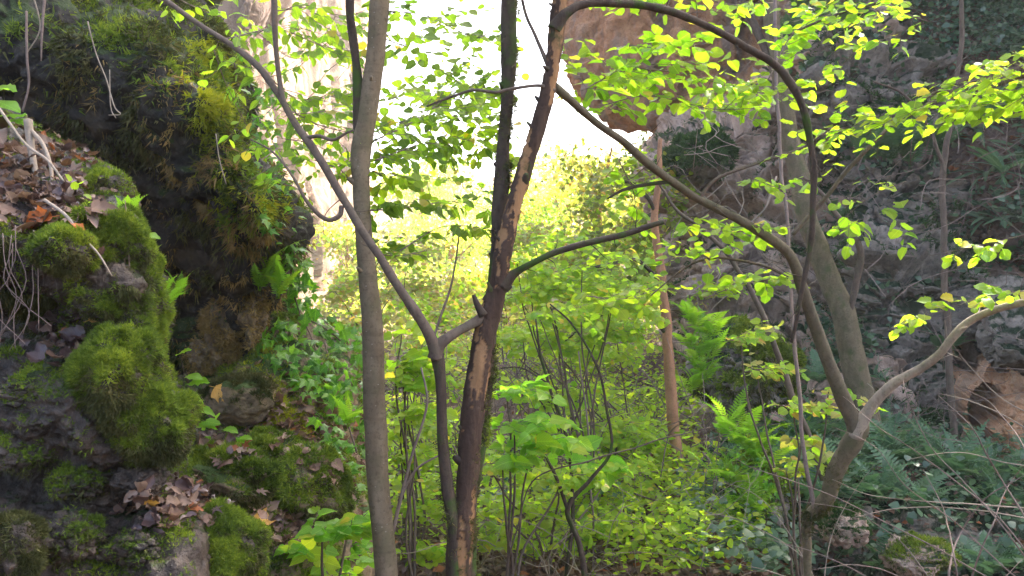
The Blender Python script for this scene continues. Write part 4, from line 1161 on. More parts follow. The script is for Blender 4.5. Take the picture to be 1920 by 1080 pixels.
# 5. thick sloping trunk behind, its thin pole neighbours, red-brown tree
def simple_tree(name, label, tubes, group=None, cat='tree'):
    base = tubes[0][1][0]
    p = Plant(name, P(base[0], base[1], base[2]), label, cat, group)
    for k, (nm, ctrl, mat) in enumerate(tubes):
        p.tube(nm, ctrl, mat, sides=14 if ctrl[0][3] > 8 else 8, step=0.05, wob=0.03, lump=0.06, seed=int(ctrl[0][0]) + k)
    return p
tr = simple_tree('sloping_tree', 'thick olive trunk sloping up to the left in front of the grey cliff', [
 ('trunk', [(1650,960,8.80,22),(1640,860,8.80,22),(1622,760,8.80,22),(1605,690,8.80,23),(1585,610,8.80,22),(1562,540,8.80,20.5),(1537,470,8.80,20),(1515,400,8.80,19),(1495,320,8.85,18),(1476,230,8.90,17),(1460,120,8.90,15),(1446,0,9.00,13.5),(1436,-200,9.10,12)], 'bark_olive'),
 ('branch', [(1583,625,8.80,5),(1600,565,8.70,6),(1612,510,8.65,6.5),(1606,460,8.60,6),(1575,410,8.60,5),(1545,370,8.60,4),(1500,330,8.60,2.5)], 'bark_branch'),
 ('branch', [(1470,190,8.90,9),(1440,110,9.00,8),(1415,50,9.10,7.5),(1390,-20,9.20,7),(1360,-150,9.30,6)], 'bark_branch')])
tr.cluster([(1560,430),(1620,410),(1690,400)], 8.4, 45, 14, 24, 'round', 'lime', 0.2)
tr.finish(300)
simple_tree('pole_tree', 'thin upright grey pole tree before the dark buttress near the cave', [
 ('trunk', [(1792,860,9.5,7),(1783,740,9.5,6.5),(1776,600,9.5,6),(1768,400,9.5,5.6),(1776,260,9.5,5),(1797,120,9.5,4.4),(1803,0,9.5,4),(1808,-200,9.6,3.5)], 'bark_branch'),
 ('branch', [(1772,330,9.5,3.5),(1740,240,9.4,3),(1700,180,9.4,2.4),(1640,150,9.3,1.5)], 'bark_branch')]).finish()
simple_tree('young_tree', 'slender dark stem crossing in front of the fern topped boulder', [
 ('trunk', [(1545,900,6.6,5.5),(1510,800,6.6,5.5),(1478,720,6.6,6),(1450,650,6.6,5.5),(1415,560,6.6,5),(1375,490,6.6,4.4),(1330,440,6.6,4),(1270,395,6.6,3),(1225,330,6.6,2)], 'bark_branch'),
 ('branch', [(1375,490,6.6,3),(1400,430,6.6,2.5),(1440,390,6.5,2),(1460,330,6.5,1.5)], 'bark_pale')]).finish()
tb = simple_tree('reddish_tree', 'red brown straight trunk standing beyond the green shrubs', [
 ('trunk', [(1285,1000,8.2,13),(1272,900,8.2,12),(1262,800,8.2,11.5),(1256,700,8.2,10.5),(1250,620,8.2,9.5),(1240,540,8.2,8.5),(1232,470,8.2,7.5),(1228,400,8.2,6.5),(1236,330,8.2,5.5),(1240,260,8.2,4)], 'bark_red'),
 ('branch', [(1250,625,8.2,4.5),(1215,590,8.1,4),(1170,580,8.0,3.5),(1110,600,7.9,2.5),(1060,640,7.8,1.5)], 'bark_dark'),
 ('branch', [(1236,520,8.2,4),(1195,490,8.1,3.5),(1140,495,8.0,3),(1060,515,7.9,2)], 'bark_dark'),
 ('branch', [(1230,400,8.2,4),(1200,350,8.1,3.4),(1150,330,8.0,2.5)], 'bark_dark')])
tb.cluster([(1060,470),(1140,450),(1230,440)], 13.5, 70, 170, 12, 'round', 'fargreen', 0.3, mix=('hazel', .4))
tb.cluster([(1060,540),(1140,510),(1230,500)], 13.5, 60, 170, 12, 'round', 'fargreen', 0.3, mix=('hazel', .5))
tb.cluster([(1080,400),(1150,350),(1230,330)], 13.5, 70, 200, 12, 'round', 'fargreen', 0.3, mix=('hazel', .4))
tb.cluster([(1230,300),(1270,340),(1260,420)], 13.5, 60, 100, 12, 'round', 'fargreen', 0.3, mix=('hazel', .4))
tb.finish(300)
# ------------------------------------------------------------------ shrubs and saplings of the gorge floor
def shrub(name, label, bx, d, items, group=None, mat='shrubleaf', max_obj=300, stem='bark_branch', cat='shrub', shape='round', mix=('lime', .25), droop=.2):
    """items: (x0, y0, x1, y1, spread, n, size) sprays in photograph pixels about depth d"""
    x = (bx - 960) / F * d
    z = gz(x, d)
    p = Plant(name, (x, d, z), label, cat, group)
    by = 540 - (z - 1.6) / d * F
    for k, it in enumerate(items):
        x0, y0, x1, y1, sp, n, sz = it
        dd = d + rng.uniform(-0.1, 0.1) * d
        mx, my = x0 + (x1 - x0) * 0.35, y0 + (y1 - y0) * 0.35
        r = max(1.6, 0.010 / d * F)
        p.tube('stem', [(bx + rng.normal() * 8, by + 10, d, r), (bx * .75 + mx * .25 + rng.normal() * 10, by * .62 + my * .38, d * .7 + dd * .3, r * .85), (bx * .3 + mx * .7 + rng.normal() * 8, by * .25 + my * .75, d * .3 + dd * .7, r * .65), (mx, my, dd, r * .4)], stem, sides=7, step=0.06, wob=0.02, lump=0.05, seed=k + int(bx))
        p.cluster([(x0, y0), ((x0 + x1) / 2, (y0 + y1) / 2 - abs(x1 - x0) * 0.04), (x1, y1)], dd, sp, n, sz, shape, mat, droop, 0.13, mix=mix)
    return p.finish(max_obj)

shrub('leafy_sapling', 'bright green sapling with large leaves just right of the double trunk', 960, 5.2, [
 (925,740,1010,730,45,26,30),(930,800,1020,790,50,31,30),(960,850,1060,820,45,26,32),(1040,860,1145,875,40,26,33),(920,870,990,860,40,21,29)], mat='bigleaf', shape='heart')
shrub('leafy_sapling', 'pale green sapling between the smooth trunk and the forked stem', 775, 5.4, [
 (735,680,800,670,40,21,30),(740,730,815,720,40,26,27),(735,640,790,600,40,16,26),(750,790,810,770,36,24,23)], mat='shrubleaf', shape='heart')
shrub('understory_shrub', 'broad layered shrub of small round leaves filling the middle of the gorge', 1150, 8.0, [
 (900,720,1040,740,59,123,12),(980,760,1120,730,51,135,12),(1050,820,1200,790,51,146,12),(1120,810,1230,820,38,90,12),(950,830,1090,800,59,123,12),(1100,860,1240,830,51,112,12)], max_obj=300)
shrub('understory_shrub', 'tall loose shrub of thin stems and fresh green leaves left of the red brown trunk', 1075, 7.5, [
 (930,480,1040,520,60,105,14),(950,560,1080,540,70,135,14),(1000,610,1130,580,70,135,14),(940,630,1060,650,70,120,14),(1080,640,1200,610,60,105,14),(1100,560,1220,590,60,120,14)], max_obj=300)
shrub('understory_shrub', 'low shrub in light green leaf below the red brown trunk', 1300, 7.0, [
 (1040,900,1180,870,45,72,12),(1090,840,1210,830,37,66,12),(1090,960,1220,930,45,63,12)], max_obj=300)
shrub('understory_shrub', 'yellowish shrub behind the forked stem in the hollow', 790, 9.5, [
 (725,560,840,590,60,165,10),(730,640,850,650,60,165,10),(740,700,860,720,60,135,10),(720,820,850,800,60,150,10)], mat='goldleaf', mix=('lime', .6), max_obj=200)
shrub('understory_shrub', 'small green shrub by the foot of the ivy covered slope', 770, 6.5, [
 (725,860,800,850,45,90,12),(740,930,830,900,50,90,12),(730,760,800,800,45,75,12)], max_obj=170)
shrub('understory_shrub', 'grey green bush low in the hollow right of the double trunk', 1000, 6.8, [
 (900,930,1010,900,60,120,12),(940,1010,1070,980,60,120,12),(1050,940,1160,920,55,105,12),(900,1050,1010,1060,50,75,12)], mat='shrubleaf', mix=('darkfern', .25), max_obj=280)
shrub('understory_shrub', 'low yellow green bush at the bottom edge right of centre', 1180, 6.4, [
 (960,1040,1080,1010,40,63,12),(1040,980,1160,1000,40,63,12),(1110,1050,1220,1030,40,63,12)], mat='lime', mix=('shrubleaf', .5), max_obj=210)
shrub('understory_shrub', 'feathery green shrub far down the gorge below the golden trees', 960, 15.0, [
 (900,560,1020,540,90,330,9),(960,620,1120,600,90,360,9),(1000,500,1120,470,80,300,9),(900,480,1000,440,80,300,9)], mat='shrubleaf', mix=('goldleaf', .5), max_obj=60)
shrub('understory_shrub', 'sunlit yellow shrub beside the pale cliff foot', 690, 17.0, [
 (600,560,680,520,70,330,9),(610,620,720,600,80,360,9),(700,560,800,540,80,330,9),(700,480,800,470,80,270,9)], mat='goldleaf', mix=('lime', .4), max_obj=60)
shrub('understory_shrub', 'thin brown shrub with few leaves on the far slope', 1330, 12.0, [
 (1300,660,1380,640,40,60,10),(1290,560,1380,540,50,75,10),(1100,680,1200,650,50,90,10)], mat='lime', mix=('goldleaf', .4), max_obj=120)
shrub('yellow_leaved_sapling', 'sapling of sparse yellow green leaves in front of the mossy boulder', 1500, 5.6, [
 (1360,640,1440,625,40,36,16),(1390,700,1470,690,40,39,16),(1450,760,1550,770,40,26,19),(1480,820,1540,840,36,21,20),(1520,730,1620,745,36,16,21),(1460,880,1500,880,30,14,20)], mat='lime', mix=('goldleaf', .35))
shrub('bramble', 'low bramble with broad bright leaves at the foot of the left slope', 610, 3.3, [
 (520,1040,600,1030,40,21,33),(570,1000,680,990,40,24,33),(620,1050,700,1040,36,21,32),(640,1010,690,960,30,14,27),(540,1085,660,1075,36,19,32)], mat='bigleaf', shape='heart', mix=('shrubleaf', .3))

shrub('understory_shrub', 'dense light green shrub at the bottom centre right of the double trunk', 1030, 5.8, [
 (880,880,990,870,46,67,15),(910,960,1040,940,46,78,15),(1000,900,1120,890,42,67,15),(880,1010,980,1000,42,56,15),(1040,1000,1160,970,42,67,15),(1100,900,1200,880,42,67,15)], max_obj=300)
shrub('understory_shrub', 'fresh green bush in the gap between the smooth trunk and the forked stem foot', 780, 6.0, [
 (725,700,820,690,45,75,15),(730,800,830,790,45,90,15),(740,880,830,860,40,75,15),(735,960,830,950,40,60,15),(745,1040,830,1030,40,60,15)], max_obj=280)
shrub('understory_shrub', 'leafy hazel shrub standing before the red brown trunk', 1180, 9.0, [
 (960,660,1080,640,60,150,11),(1060,680,1180,660,55,165,11),(1020,540,1140,520,60,150,11),(1110,590,1200,560,45,90,11),(900,640,1000,620,50,120,11),(940,560,1020,530,50,120,11)], max_obj=300)


shrub('understory_shrub', 'airy tall shrub with flat layers of lime leaves right of the dark stem', 1120, 6.8, [
 (960,470,1080,450,70,70,14),(1040,510,1180,480,70,80,14),(960,530,1100,520,70,80,14),(1120,540,1230,530,55,60,14),(970,600,1090,590,60,70,14),(1060,630,1190,615,60,70,14)], mat='hazel', mix=('lime', .4), max_obj=300)

# dark slender saplings crossing the green
def thin(label, ctrl, mat='bark_dark', name='slender_sapling', group='slender saplings in the hollow'):
    b = ctrl[0]
    p = Plant(name, P(b[0], b[1], b[2]), label, 'sapling', group)
    p.tube('stem', ctrl, mat, sides=8, step=0.04, wob=0.015, lump=0.06, seed=int(b[0]))
    return p
p_ = thin('dark sapling whose thin tip bows over to the left above the shrubs', [(1098,1090,5.2,6),(1088,1020,5.2,6),(1064,955,5.2,5.5),(1105,900,5.2,3.6),(1143,850,5.2,3),(1141,780,5.2,2.8),(1128,705,5.2,2.6),(1100,650,5.2,2.3),(1070,605,5.2,2),(1030,570,5.2,1.4)])
p_.tube('branch', [(1064,955,5.2,4),(1045,900,5.2,3.5),(1020,850,5.3,2.5)], 'bark_dark', sides=6, step=0.04)
p_.finish()
p_ = thin('dark sapling leaning left with forked foot in the lower middle', [(1062,1090,5.6,4),(1075,980,5.6,4),(1072,880,5.6,3.6),(1050,790,5.6,3.4),(1030,720,5.6,3),(1012,660,5.6,2.5),(1003,600,5.6,1.6)])
p_.tube('branch', [(1030,720,5.6,2),(980,690,5.6,1.6),(940,690,5.6,1.2)], 'bark_dark', sides=6, step=0.04)
p_.finish()
thin('hair thin upright sapling between two dark saplings', [(1115,1080,6,2.2),(1108,900,6,2),(1100,780,6,1.8),(1085,660,6,1.4)], 'twig').finish()
p_ = thin('grey sapling rising from the hollow left of the forked stem', [(735,1000,4.8,4),(748,940,4.8,3.4),(770,860,4.8,2.8),(800,760,4.8,2.4),(790,690,4.8,1.8)], 'twig')
p_.tube('branch', [(748,940,4.8,3),(780,880,4.8,2.4),(830,850,4.8,1.6)], 'twig', sides=6, step=0.04)
p_.finish()
thin('bent grey stick leaning across the shrubs beside the double trunk', [(960,1040,5,1.6),(1000,900,5,1.5),(1110,862,5,1.6),(1200,835,5,1.4),(1330,800,5,1)], 'bark_branch').finish()

# ------------------------------------------------------------------ distant golden trees (in sun)
GEO['card'] = [(np.array([(0, 0, 0), (-.36, .5, .12), (0, .5, 0), (.36, .5, .12), (0, 1, -.05)], float), [np.array([(0, 2, 1), (0, 3, 2), (1, 2, 4), (2, 3, 4)])], np.full((5, 2), .25))]
def far_tree(label, px, d, top, h_px, w_px, n, mat, mat2, trunk='bark_red', size=0.2, mul=1.0):
    """crown from many small leaves in uneven clumps; top = photograph row of the crown's top"""
    x = (px - 960) / F * d
    zt = 1.6 + (540 - top) / F * d
    H = h_px / F * d; W = w_px / F * d
    r = BV['hillside'].ray_cast(Vector((x, d, 60)), Vector((0, 0, -1)))
    z0 = r[0][2] if (r[0] is not None and d > 34) else gz(x, d)
    z0 = min(z0, zt - H * 0.8)
    t = thing('golden_tree', (x, d, z0), label, 'tree', 'sunlit trees beyond the gorge')
    V, f = tube_geo([(x, d, z0), (x + .1 * W * rng.normal(), d, (z0 + zt) / 2), (x, d, zt - .1 * H)], [0.02 * H + .08, .015 * H + .06, .02], 7, 0.6, 0.05)
    link('trunk', make_mesh('trunk', V, f, M[trunk]), t)
    k = int(14 + W)
    cs = np.column_stack((x + W * .5 * rng.uniform(-.8, .8, k), d + W * .4 * rng.uniform(-1, 1, k), zt - H * rng.beta(1.3, 1.5, k)))
    br = []
    for c in cs[:10]:
        hh = min(max(c[2] - .2 * H, z0 + .3 * (zt - z0)), zt)
        br.append(tube_geo([(x, d, hh), ((x + c[0]) / 2, (d + c[1]) / 2, hh * .5 + c[2] * .5), tuple(c)], [.05, .035, .015], 5))
    Vb, fb = merge_geo(br)
    link('limbs', make_mesh('limbs', Vb, fb, M[trunk]), t)['kind'] = 'stuff'
    for m, frac in ((mat, .6), (mat2, .4)):
        nn = int(n * frac)
        c = cs[rng.integers(k, size=nn)]
        pos = c + rng.normal(size=(nn, 3)) * np.array((W * .13, W * .13, H * .055))
        y = rng.normal(size=(nn, 3)); y[:, 2] -= .5
        z = np.array((0, 0, 1.0)) + .7 * rng.normal(size=(nn, 3))
        o = joined_arr('crown', t, pos, y, z, size * rng.uniform(.6, 1.3, nn), 'card', m)
    return t
far_tree('large golden green tree below the orange overhang', 1150, 30, 235, 330, 230, 7500, 'fargreen', 'goldleaf', size=.20)
far_tree('golden tree half hidden by the grey cliff edge', 1245, 26, 300, 280, 150, 4000, 'fargreen', 'hazel', size=.18)
far_tree('pale green tree right of the double trunk in bright haze', 1040, 38, 330, 290, 190, 5000, 'lime', 'goldleaf', size=.24)
far_tree('rounded yellow tree between the double trunk and the smooth trunk', 850, 42, 400, 260, 210, 5500, 'goldleaf', 'lime', size=.26)
far_tree('yellow tree seen just right of the smooth trunk', 740, 40, 440, 240, 180, 4500, 'goldleaf', 'lime', size=.26)
far_tree('sunny yellow green tree between the pale cliff and the smooth trunk', 650, 33, 430, 270, 120, 4200, 'goldleaf', 'lime', size=.2)
far_tree('low golden tree in the centre of the hollow', 930, 30, 470, 220, 180, 4500, 'goldleaf', 'lime', size=.2)
far_tree('faint distant tree high in the glare left of the double trunk', 800, 62, 290, 240, 200, 3600, 'lime', 'goldleaf', size=.36)
far_tree('faint distant tree in the glare behind the double trunk', 960, 66, 270, 260, 230, 3800, 'lime', 'goldleaf', size=.36)
far_tree('hazy tree at the foot of the orange overhang', 1110, 56, 290, 200, 170, 3800, 'goldleaf', 'lime', size=.34)
far_tree('small golden tree low behind the layered shrubs', 1090, 24, 450, 180, 170, 4200, 'fargreen', 'goldleaf', size=.16)
far_tree('green gold bush tree below the sunlit gap', 820, 24, 520, 170, 190, 4200, 'goldleaf', 'lime', size=.16)

# ------------------------------------------------------------------ unseen canopy added above the frame to shade the gorge and let sun flecks through
def unseen_shade_canopy(n):
    pos = np.column_stack((rng.uniform(2.0, 15.0, n), rng.uniform(7.5, 21.0, n), rng.uniform(11.5, 20.0, n)))
    f = fbm(pos * np.array((.45, .45, .45)), 3, 601)
    pos = pos[f > -0.10]
    m = len(pos)
    y = rng.normal(size=(m, 3)); z = np.array((.35, .35, .8)) + .6 * rng.normal(size=(m, 3))
    o = joined_arr('unseen_shade_canopy', None, pos, y, z, .42 * rng.uniform(.6, 1.3, m), 'card', 'fargreen')
    o['label'] = 'unseen green canopy added above the right cliff top to shade the gorge'; o['category'] = 'wood'
    geos = []
    for x, yy in [(4.5, 13.5), (6, 11.5), (7.5, 15), (9, 12.5), (11, 16), (12.5, 12), (5.5, 16.5)]:
        geos.append(tube_geo(catmull([(x, yy, 8.5), (x + .3, yy - .2, 12), (x + .1, yy + .2, 18)], 10), np.linspace(.22, .06, 10), 9))
    V, f = merge_geo(geos)
    link('trunks', make_mesh('trunks', V, f, M['bark_olive']), o)['kind'] = 'stuff'
unseen_shade_canopy(17500)
# ------------------------------------------------------------------ moss, boulders, ferns, ivy, litter, twigs
def win(p, x0, x1, y0, y1):
    px, py, d = pix(p)
    return (px > x0) & (px < x1) & (py > y0) & (py < y1)
def gauss(p, cx, cy, sx, sy):
    px, py, d = pix(p)
    return np.exp(-((px - cx) / sx) ** 2 - ((py - cy) / sy) ** 2)

# --- moss that hangs on the overhanging cliff
S = 'mossy_cliff'
def w1(p, n):
    m = smooth(0.05, 0.28, fbm(p * np.array((7, 7, 4.0)), 4, 201))
    return win(p, -60, 570, -60, 720) * (m * 1.0 + 0.04)
pos, nrm = sample(S, 15000, w1)
tufts('moss', cliff_l, pos, nrm, 0.055, 0.009, M['moss_olive'], 3, 0.9, 0.6)
def w2(p, n):
    m = smooth(0.05, 0.3, fbm(p * np.array((10, 10, 5)), 4, 217))
    return m * (gauss(p, 375, 320, 45, 70) + 0.9 * gauss(p, 430, 600, 80, 90) + .6 * gauss(p, 470, 430, 50, 60) + .25 * gauss(p, 240, 170, 120, 60) + .3 * gauss(p, 330, 480, 60, 90))
pos, nrm = sample(S, 3200, w2)
tufts('moss', cliff_l, pos, nrm, 0.045, 0.008, M['moss_brown'], 3, 0.8, 0.6)
def w3(p, n):
    m = 0.15 + smooth(-0.05, 0.3, fbm(p * 5, 4, 223))
    return m * (gauss(p, 395, 205, 26, 65) + .5 * gauss(p, 425, 300, 18, 70) + .7 * gauss(p, 385, 120, 30, 40) + .35 * gauss(p, 505, 395, 30, 20))
pos, nrm = sample(S, 5000, w3)
tufts('moss', cliff_l, pos, nrm, 0.04, 0.009, M['moss_sunlit'], 3, 0.5, 0.7)  # sun patch on the cliff moss, painted with the yellower colour
def w4(p, n):
    m = 0.05 + smooth(0.0, 0.3, fbm(p * 8, 4, 229))
    return m * (gauss(p, 330, 110, 120, 60) + gauss(p, 440, 260, 35, 110) + gauss(p, 500, 400, 45, 35) + gauss(p, 220, 30, 120, 35) + .6 * gauss(p, 60, 60, 120, 20))
pos, nrm = sample(S, 13000, w4)
tufts('moss', cliff_l, pos, nrm, 0.042, 0.009, M['moss'], 3, 0.3, 0.8)

# --- moss on the near ledge and the slope under the cliff
def w5(p, n):
    m = smooth(-0.12, 0.2, fbm(p * 6, 4, 231))
    up = smooth(-0.1, 0.5, n[:, 2])
    return m * (up + .15) * win(p, -60, 360, 200, 1100) * (gauss(p, 200, 430, 110, 100) + gauss(p, 265, 600, 60, 110) + .5 * gauss(p, 60, 480, 140, 60) + .5 * gauss(p, 200, 560, 110, 60) + gauss(p, 300, 780, 70, 80) + 1.0 * gauss(p, 80, 930, 170, 90) + .6 * gauss(p, 60, 680, 120, 60) + .8 * gauss(p, 200, 1000, 120, 80) + .35 * gauss(p, 60, 230, 90, 40))
pos, nrm = sample('rock_ledge', 60000, w5)
tufts('moss', ledge, pos, nrm, 0.014, 0.0036, M['moss'], 3, 0.15, 0.8)
def w6(p, n):
    m = smooth(-0.05, 0.25, fbm(p * 5, 4, 237))
    return m * (gauss(p, 120, 540, 130, 70) + gauss(p, 40, 470, 80, 60)) * smooth(.6, -.2, n[:, 2])
pos, nrm = sample('rock_ledge', 7000, w6)
tufts('moss', ledge, pos, nrm, 0.022, 0.0034, M['moss_olive'], 3, 0.9, 0.6)
def w7(p, n):
    m = smooth(-0.1, 0.2, fbm(p * 4, 4, 241))
    return m * smooth(-.1, .5, n[:, 2]) * win(p, 230, 720, 560, 1100)
pos, nrm = sample('rocky_slope', 30000, w7)
tufts('moss', slope_l, pos, nrm, 0.024, 0.0055, M['moss'], 3, 0.15, 0.8)
def w8(p, n):
    m = .1 + smooth(-0.1, 0.2, fbm(p * 5, 4, 243))
    return m * (gauss(p, 510, 775, 40, 55) + .5 * gauss(p, 540, 820, 40, 30) + .4 * gauss(p, 480, 640, 50, 20))
pos, nrm = sample('rocky_slope', 5000, w8)
tufts('moss', slope_l, pos, nrm, 0.026, 0.0045, M['moss_sunlit'], 3, 0.1, 0.8)  # sunlit spots of the slope given as yellower moss

# --- moss covered boulders and cushions
def boulder(name, label, cx, cy, d, rx, ry, rz, rock, moss, npts, blade, seed, amp=.2, mw=None, cat='boulder', group=None, block=0.0, rot=0.0, R=70, C=110):
    """centre and radii in photograph pixels at depth d (rz is the depth radius)"""
    s = d / F
    t = thing(name, P(cx, cy + ry, d), label, cat, group)
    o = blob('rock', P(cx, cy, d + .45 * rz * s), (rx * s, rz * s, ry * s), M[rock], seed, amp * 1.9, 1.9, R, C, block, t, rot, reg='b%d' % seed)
    if npts:
        f = (lambda p, n: (smooth(-.06, .16, fbm(p * 22 / d, 4, seed)) + .04) * smooth(mw[0], mw[1], n[:, 2]) * smooth(.35, -.2, n[:, 1])) if mw else (lambda p, n: smooth(.4, -.2, n[:, 1]) * (.35 + smooth(-.2, .2, fbm(p * 4, 3, seed))))
        pos, nrm = sample('b%d' % seed, int(npts * 1.5), f)
        tufts('moss', t, pos, nrm, blade * 1.0, blade * .26, M[moss], 3, .2, .8)
        if moss == 'moss':
            pos, nrm = sample('b%d' % seed, npts // 4, lambda p, n: smooth(.3, -.3, n[:, 2] + .6 * fbm(p * 16 / d, 3, seed + 7)) * smooth(.4, -.2, n[:, 1]))
            tufts('moss', t, pos, nrm, blade * 1.2, blade * .26, M['moss_olive'], 3, .6, .8)
    return t
G_ = 'moss covered boulders on the left slope'
boulder('moss_cushion', 'small round cushion of moss on a dark stone behind the leaf litter', 206, 372, 2.62, 42, 50, 50, 'wet_rock', 'moss', 5000, .014, 301, .15, (.1, .5), 'moss cushion', G_)
boulder('moss_cushion', 'plump bright moss cushion under the dead leaves on the ledge', 122, 468, 2.12, 52, 42, 60, 'wet_rock', 'moss', 7000, .014, 302, .22, (-.5, .3), 'moss cushion', G_)
boulder('moss_cushion', 'long bright moss hump running down the right edge of the ledge', 212, 440, 2.25, 62, 52, 60, 'wet_rock', 'moss', 9000, .014, 303, .25, (-.4, .3), 'moss cushion', G_, rot=-.5)
boulder('moss_cushion', 'narrow moss roll hanging over the ledge edge', 268, 545, 2.33, 34, 105, 60, 'wet_rock', 'moss', 9000, .015, 304, .25, (-.5, .2), 'moss cushion', G_, rot=.15)
boulder('moss_cushion', 'mossy lip above the dark hollow with the red leaf', 205, 560, 2.22, 75, 34, 60, 'wet_rock', 'moss', 7000, .014, 308, .25, (-.4, .3), 'moss cushion', G_, rot=-.35)
boulder('mossy_boulder', 'big bulging moss boulder on the near rock face', 225, 705, 2.12, 78, 92, 90, 'wet_rock', 'moss', 20000, .015, 305, .16, (-.9, .35), 'boulder', G_)
boulder('mossy_boulder', 'wide moss covered shoulder of rock below the bulging boulder', 272, 790, 2.14, 86, 74, 90, 'wet_rock', 'moss', 16000, .015, 306, .18, (-.75, .45), 'boulder', G_, rot=-.15)
boulder('mossy_boulder', 'flat topped stone with moss cap beside the leaf shelf', 425, 892, 3.05, 96, 52, 90, 'slope_rock', 'moss', 9000, .02, 307, .22, (.0, .5), 'boulder', G_, rot=-.15)
boulder('mossy_boulder', 'sloping green hummock at the foot of the ivy', 580, 912, 3.6, 76, 66, 90, 'slope_rock', 'moss', 12000, .024, 309, .2, (-.6, .3), 'boulder', G_, rot=-.6)
boulder('mossy_boulder', 'dark moss boulder at the bottom of the frame below the leaf shelf', 408, 1040, 2.3, 92, 82, 90, 'wet_rock', 'moss', 12000, .015, 310, .22, (-.6, .3), 'boulder', G_)
boulder('mossy_boulder', 'olive moss lump in the bottom left corner', 18, 1030, 1.9, 58, 64, 60, 'wet_rock', 'moss_olive', 9000, .014, 311, .2, (-.8, .2), 'boulder', G_)
boulder('mossy_boulder', 'low mossy stone between the slab and the leaf patch', 500, 850, 3.75, 52, 36, 60, 'slope_rock', 'moss', 6000, .022, 312, .25, (-.3, .4), 'boulder', G_)
boulder('rounded_stone', 'bare brown stone with a sunlit rim under the overhang', 450, 748, 4.05, 68, 48, 60, 'slope_rock', 'moss_olive', 1500, .02, 313, .16, (.2, .6), 'stone')
boulder('rounded_stone', 'pale wet stone at the top of the dark hollow', 255, 905, 2.13, 42, 30, 40, 'wet_rock', 'moss_dark', 0, .01, 314, .28, None, 'stone', block=.2)
boulder('fern_boulder', 'big dark boulder with moss top and pale lichen at the right of the shrubs', 1392, 690, 9.6, 100, 88, 110, 'dark_cliff', 'moss', 12000, .06, 315, .2, (.0, .5), 'boulder', block=.12)
boulder('pale_stone', 'pale mossy stone half sunk in the fern bank', 1720, 1040, 6.4, 62, 34, 60, 'grey_cliff', 'moss', 1500, .03, 316, .25, (.2, .6), 'stone')
boulder('pale_stone', 'pale stone at the foot of the leaning tree', 1582, 990, 6.6, 40, 36, 50, 'grey_cliff', 'moss_dark', 1500, .03, 317, .25, (.2, .6), 'stone')
boulder('mossy_boulder', 'dark hanging moss rock high on the grey cliff', 1310, 300, 13.3, 62, 42, 80, 'dark_cliff', 'moss_dark', 7000, .09, 318, .25, (-.6, .3), 'boulder')

for k, (cx, cy, d_, rx, ry, lab) in enumerate([(70, 735, 2.12, 70, 34, 'dark jutting rock shelf at the left edge below the hollow'), (40, 850, 2.1, 66, 40, 'blocky wet rock above the olive moss lump'), (150, 900, 2.12, 54, 34, 'dark angular rock left of the leaf shelf'), (255, 1030, 2.1, 60, 40, 'dark rock lump under the leaf shelf'), (130, 1010, 2.04, 58, 44, 'wet brown rock between the moss lumps at the bottom')]):
    boulder('dark_rock', lab, cx, cy, d_, rx, ry, 50, 'wet_rock', 'moss', 900, .012, 340 + k, .16, (.2, .7), 'rock', block=.35)
boulder('fern_mound', 'tall mound wrapped in bright ferns and ivy left of the leaning tree', 1415, 985, 7.3, 62, 150, 70, 'dark_cliff', 'moss', 9000, .04, 350, .18, (-.6, .5), 'mound', block=.1)
# --- lumpy golden rock under the overhang
for k, (cx, cy, rx, ry, lab) in enumerate([(418, 612, 34, 62, 'tall tan lump of rock under the overhang'), (470, 575, 26, 60, 'brown knobbly rock pillar below the mossy overhang'), (392, 660, 30, 44, 'low tan rock knob beside the hanging fern')]):
    boulder('rock_lump', lab, cx, cy, 4.55, rx, ry, 40, 'slope_rock', 'moss_brown', 1100, .028, 330 + k, .3, (-.9, .2), 'rock', block=.15)

# --- dark moss on the right-hand rocks
def w9(p, n):
    return win(p, 1480, 1900, 60, 860) * smooth(-.05, .25, fbm(p * .9, 4, 251)) * smooth(-.3, .5, n[:, 2])
pos, nrm = sample('damp_buttress', 16000, w9)
tufts('moss', butt, pos, nrm, 0.11, 0.02, M['moss_dark'], 3, .3, .8)
def w10(p, n):
    return win(p, 1230, 1700, 230, 860) * smooth(.02, .25, fbm(p * .8, 4, 253)) * smooth(-.2, .5, n[:, 2])
pos, nrm = sample('right', 5500, w10)
tufts('moss', cliff_r, pos, nrm, 0.11, 0.02, M['moss_dark'], 3, .3, .8)

# --- ivy on the slope under the cliff
IV = [(540,440),(560,440),(600,590),(668,610),(690,680),(690,900),(655,930),(640,870),(600,800),(560,720),(520,680),(470,650),(520,600)]
def inside(x, y, poly):
    c = False
    for k in range(len(poly)):
        x1, y1 = poly[k]; x2, y2 = poly[k - 1]
        if (y1 > y) != (y2 > y) and x < (x2 - x1) * (y - y1) / (y2 - y1) + x1: c = not c
    return c
def leaf_on(t, px, py, size_px, shape, mat, names=None, lift=(.01, .12), hang=.5, name='leaf', d_def=None, L=None):
    h = hit(px, py, names)
    if h is None or (d_def and h[0][1] > d_def):
        if not d_def: return False
        h = (P(px, py, d_def - .2), np.array((0, -.8, .6)))
    pos, n = h
    v = (CAM - pos); v /= np.linalg.norm(v)
    pos = pos + v * rng.uniform(*lift)
    z = n * .6 + v * .35 + np.array((0, 0, .5)) + rng.normal(size=3) * .4
    y = np.array((0, 0, -1.0)) * hang + rng.normal(size=3) * .6
    s = size_px / F * pos[1] * rng.uniform(.6, 1.25)
    if L is not None:
        L.append((pos, y, z, s)); return True
    o = bpy.data.objects.new(name, leaf_mesh(shape, mat)); COL.objects.link(o)
    place(o, t, pos, y, z, s)
    return True
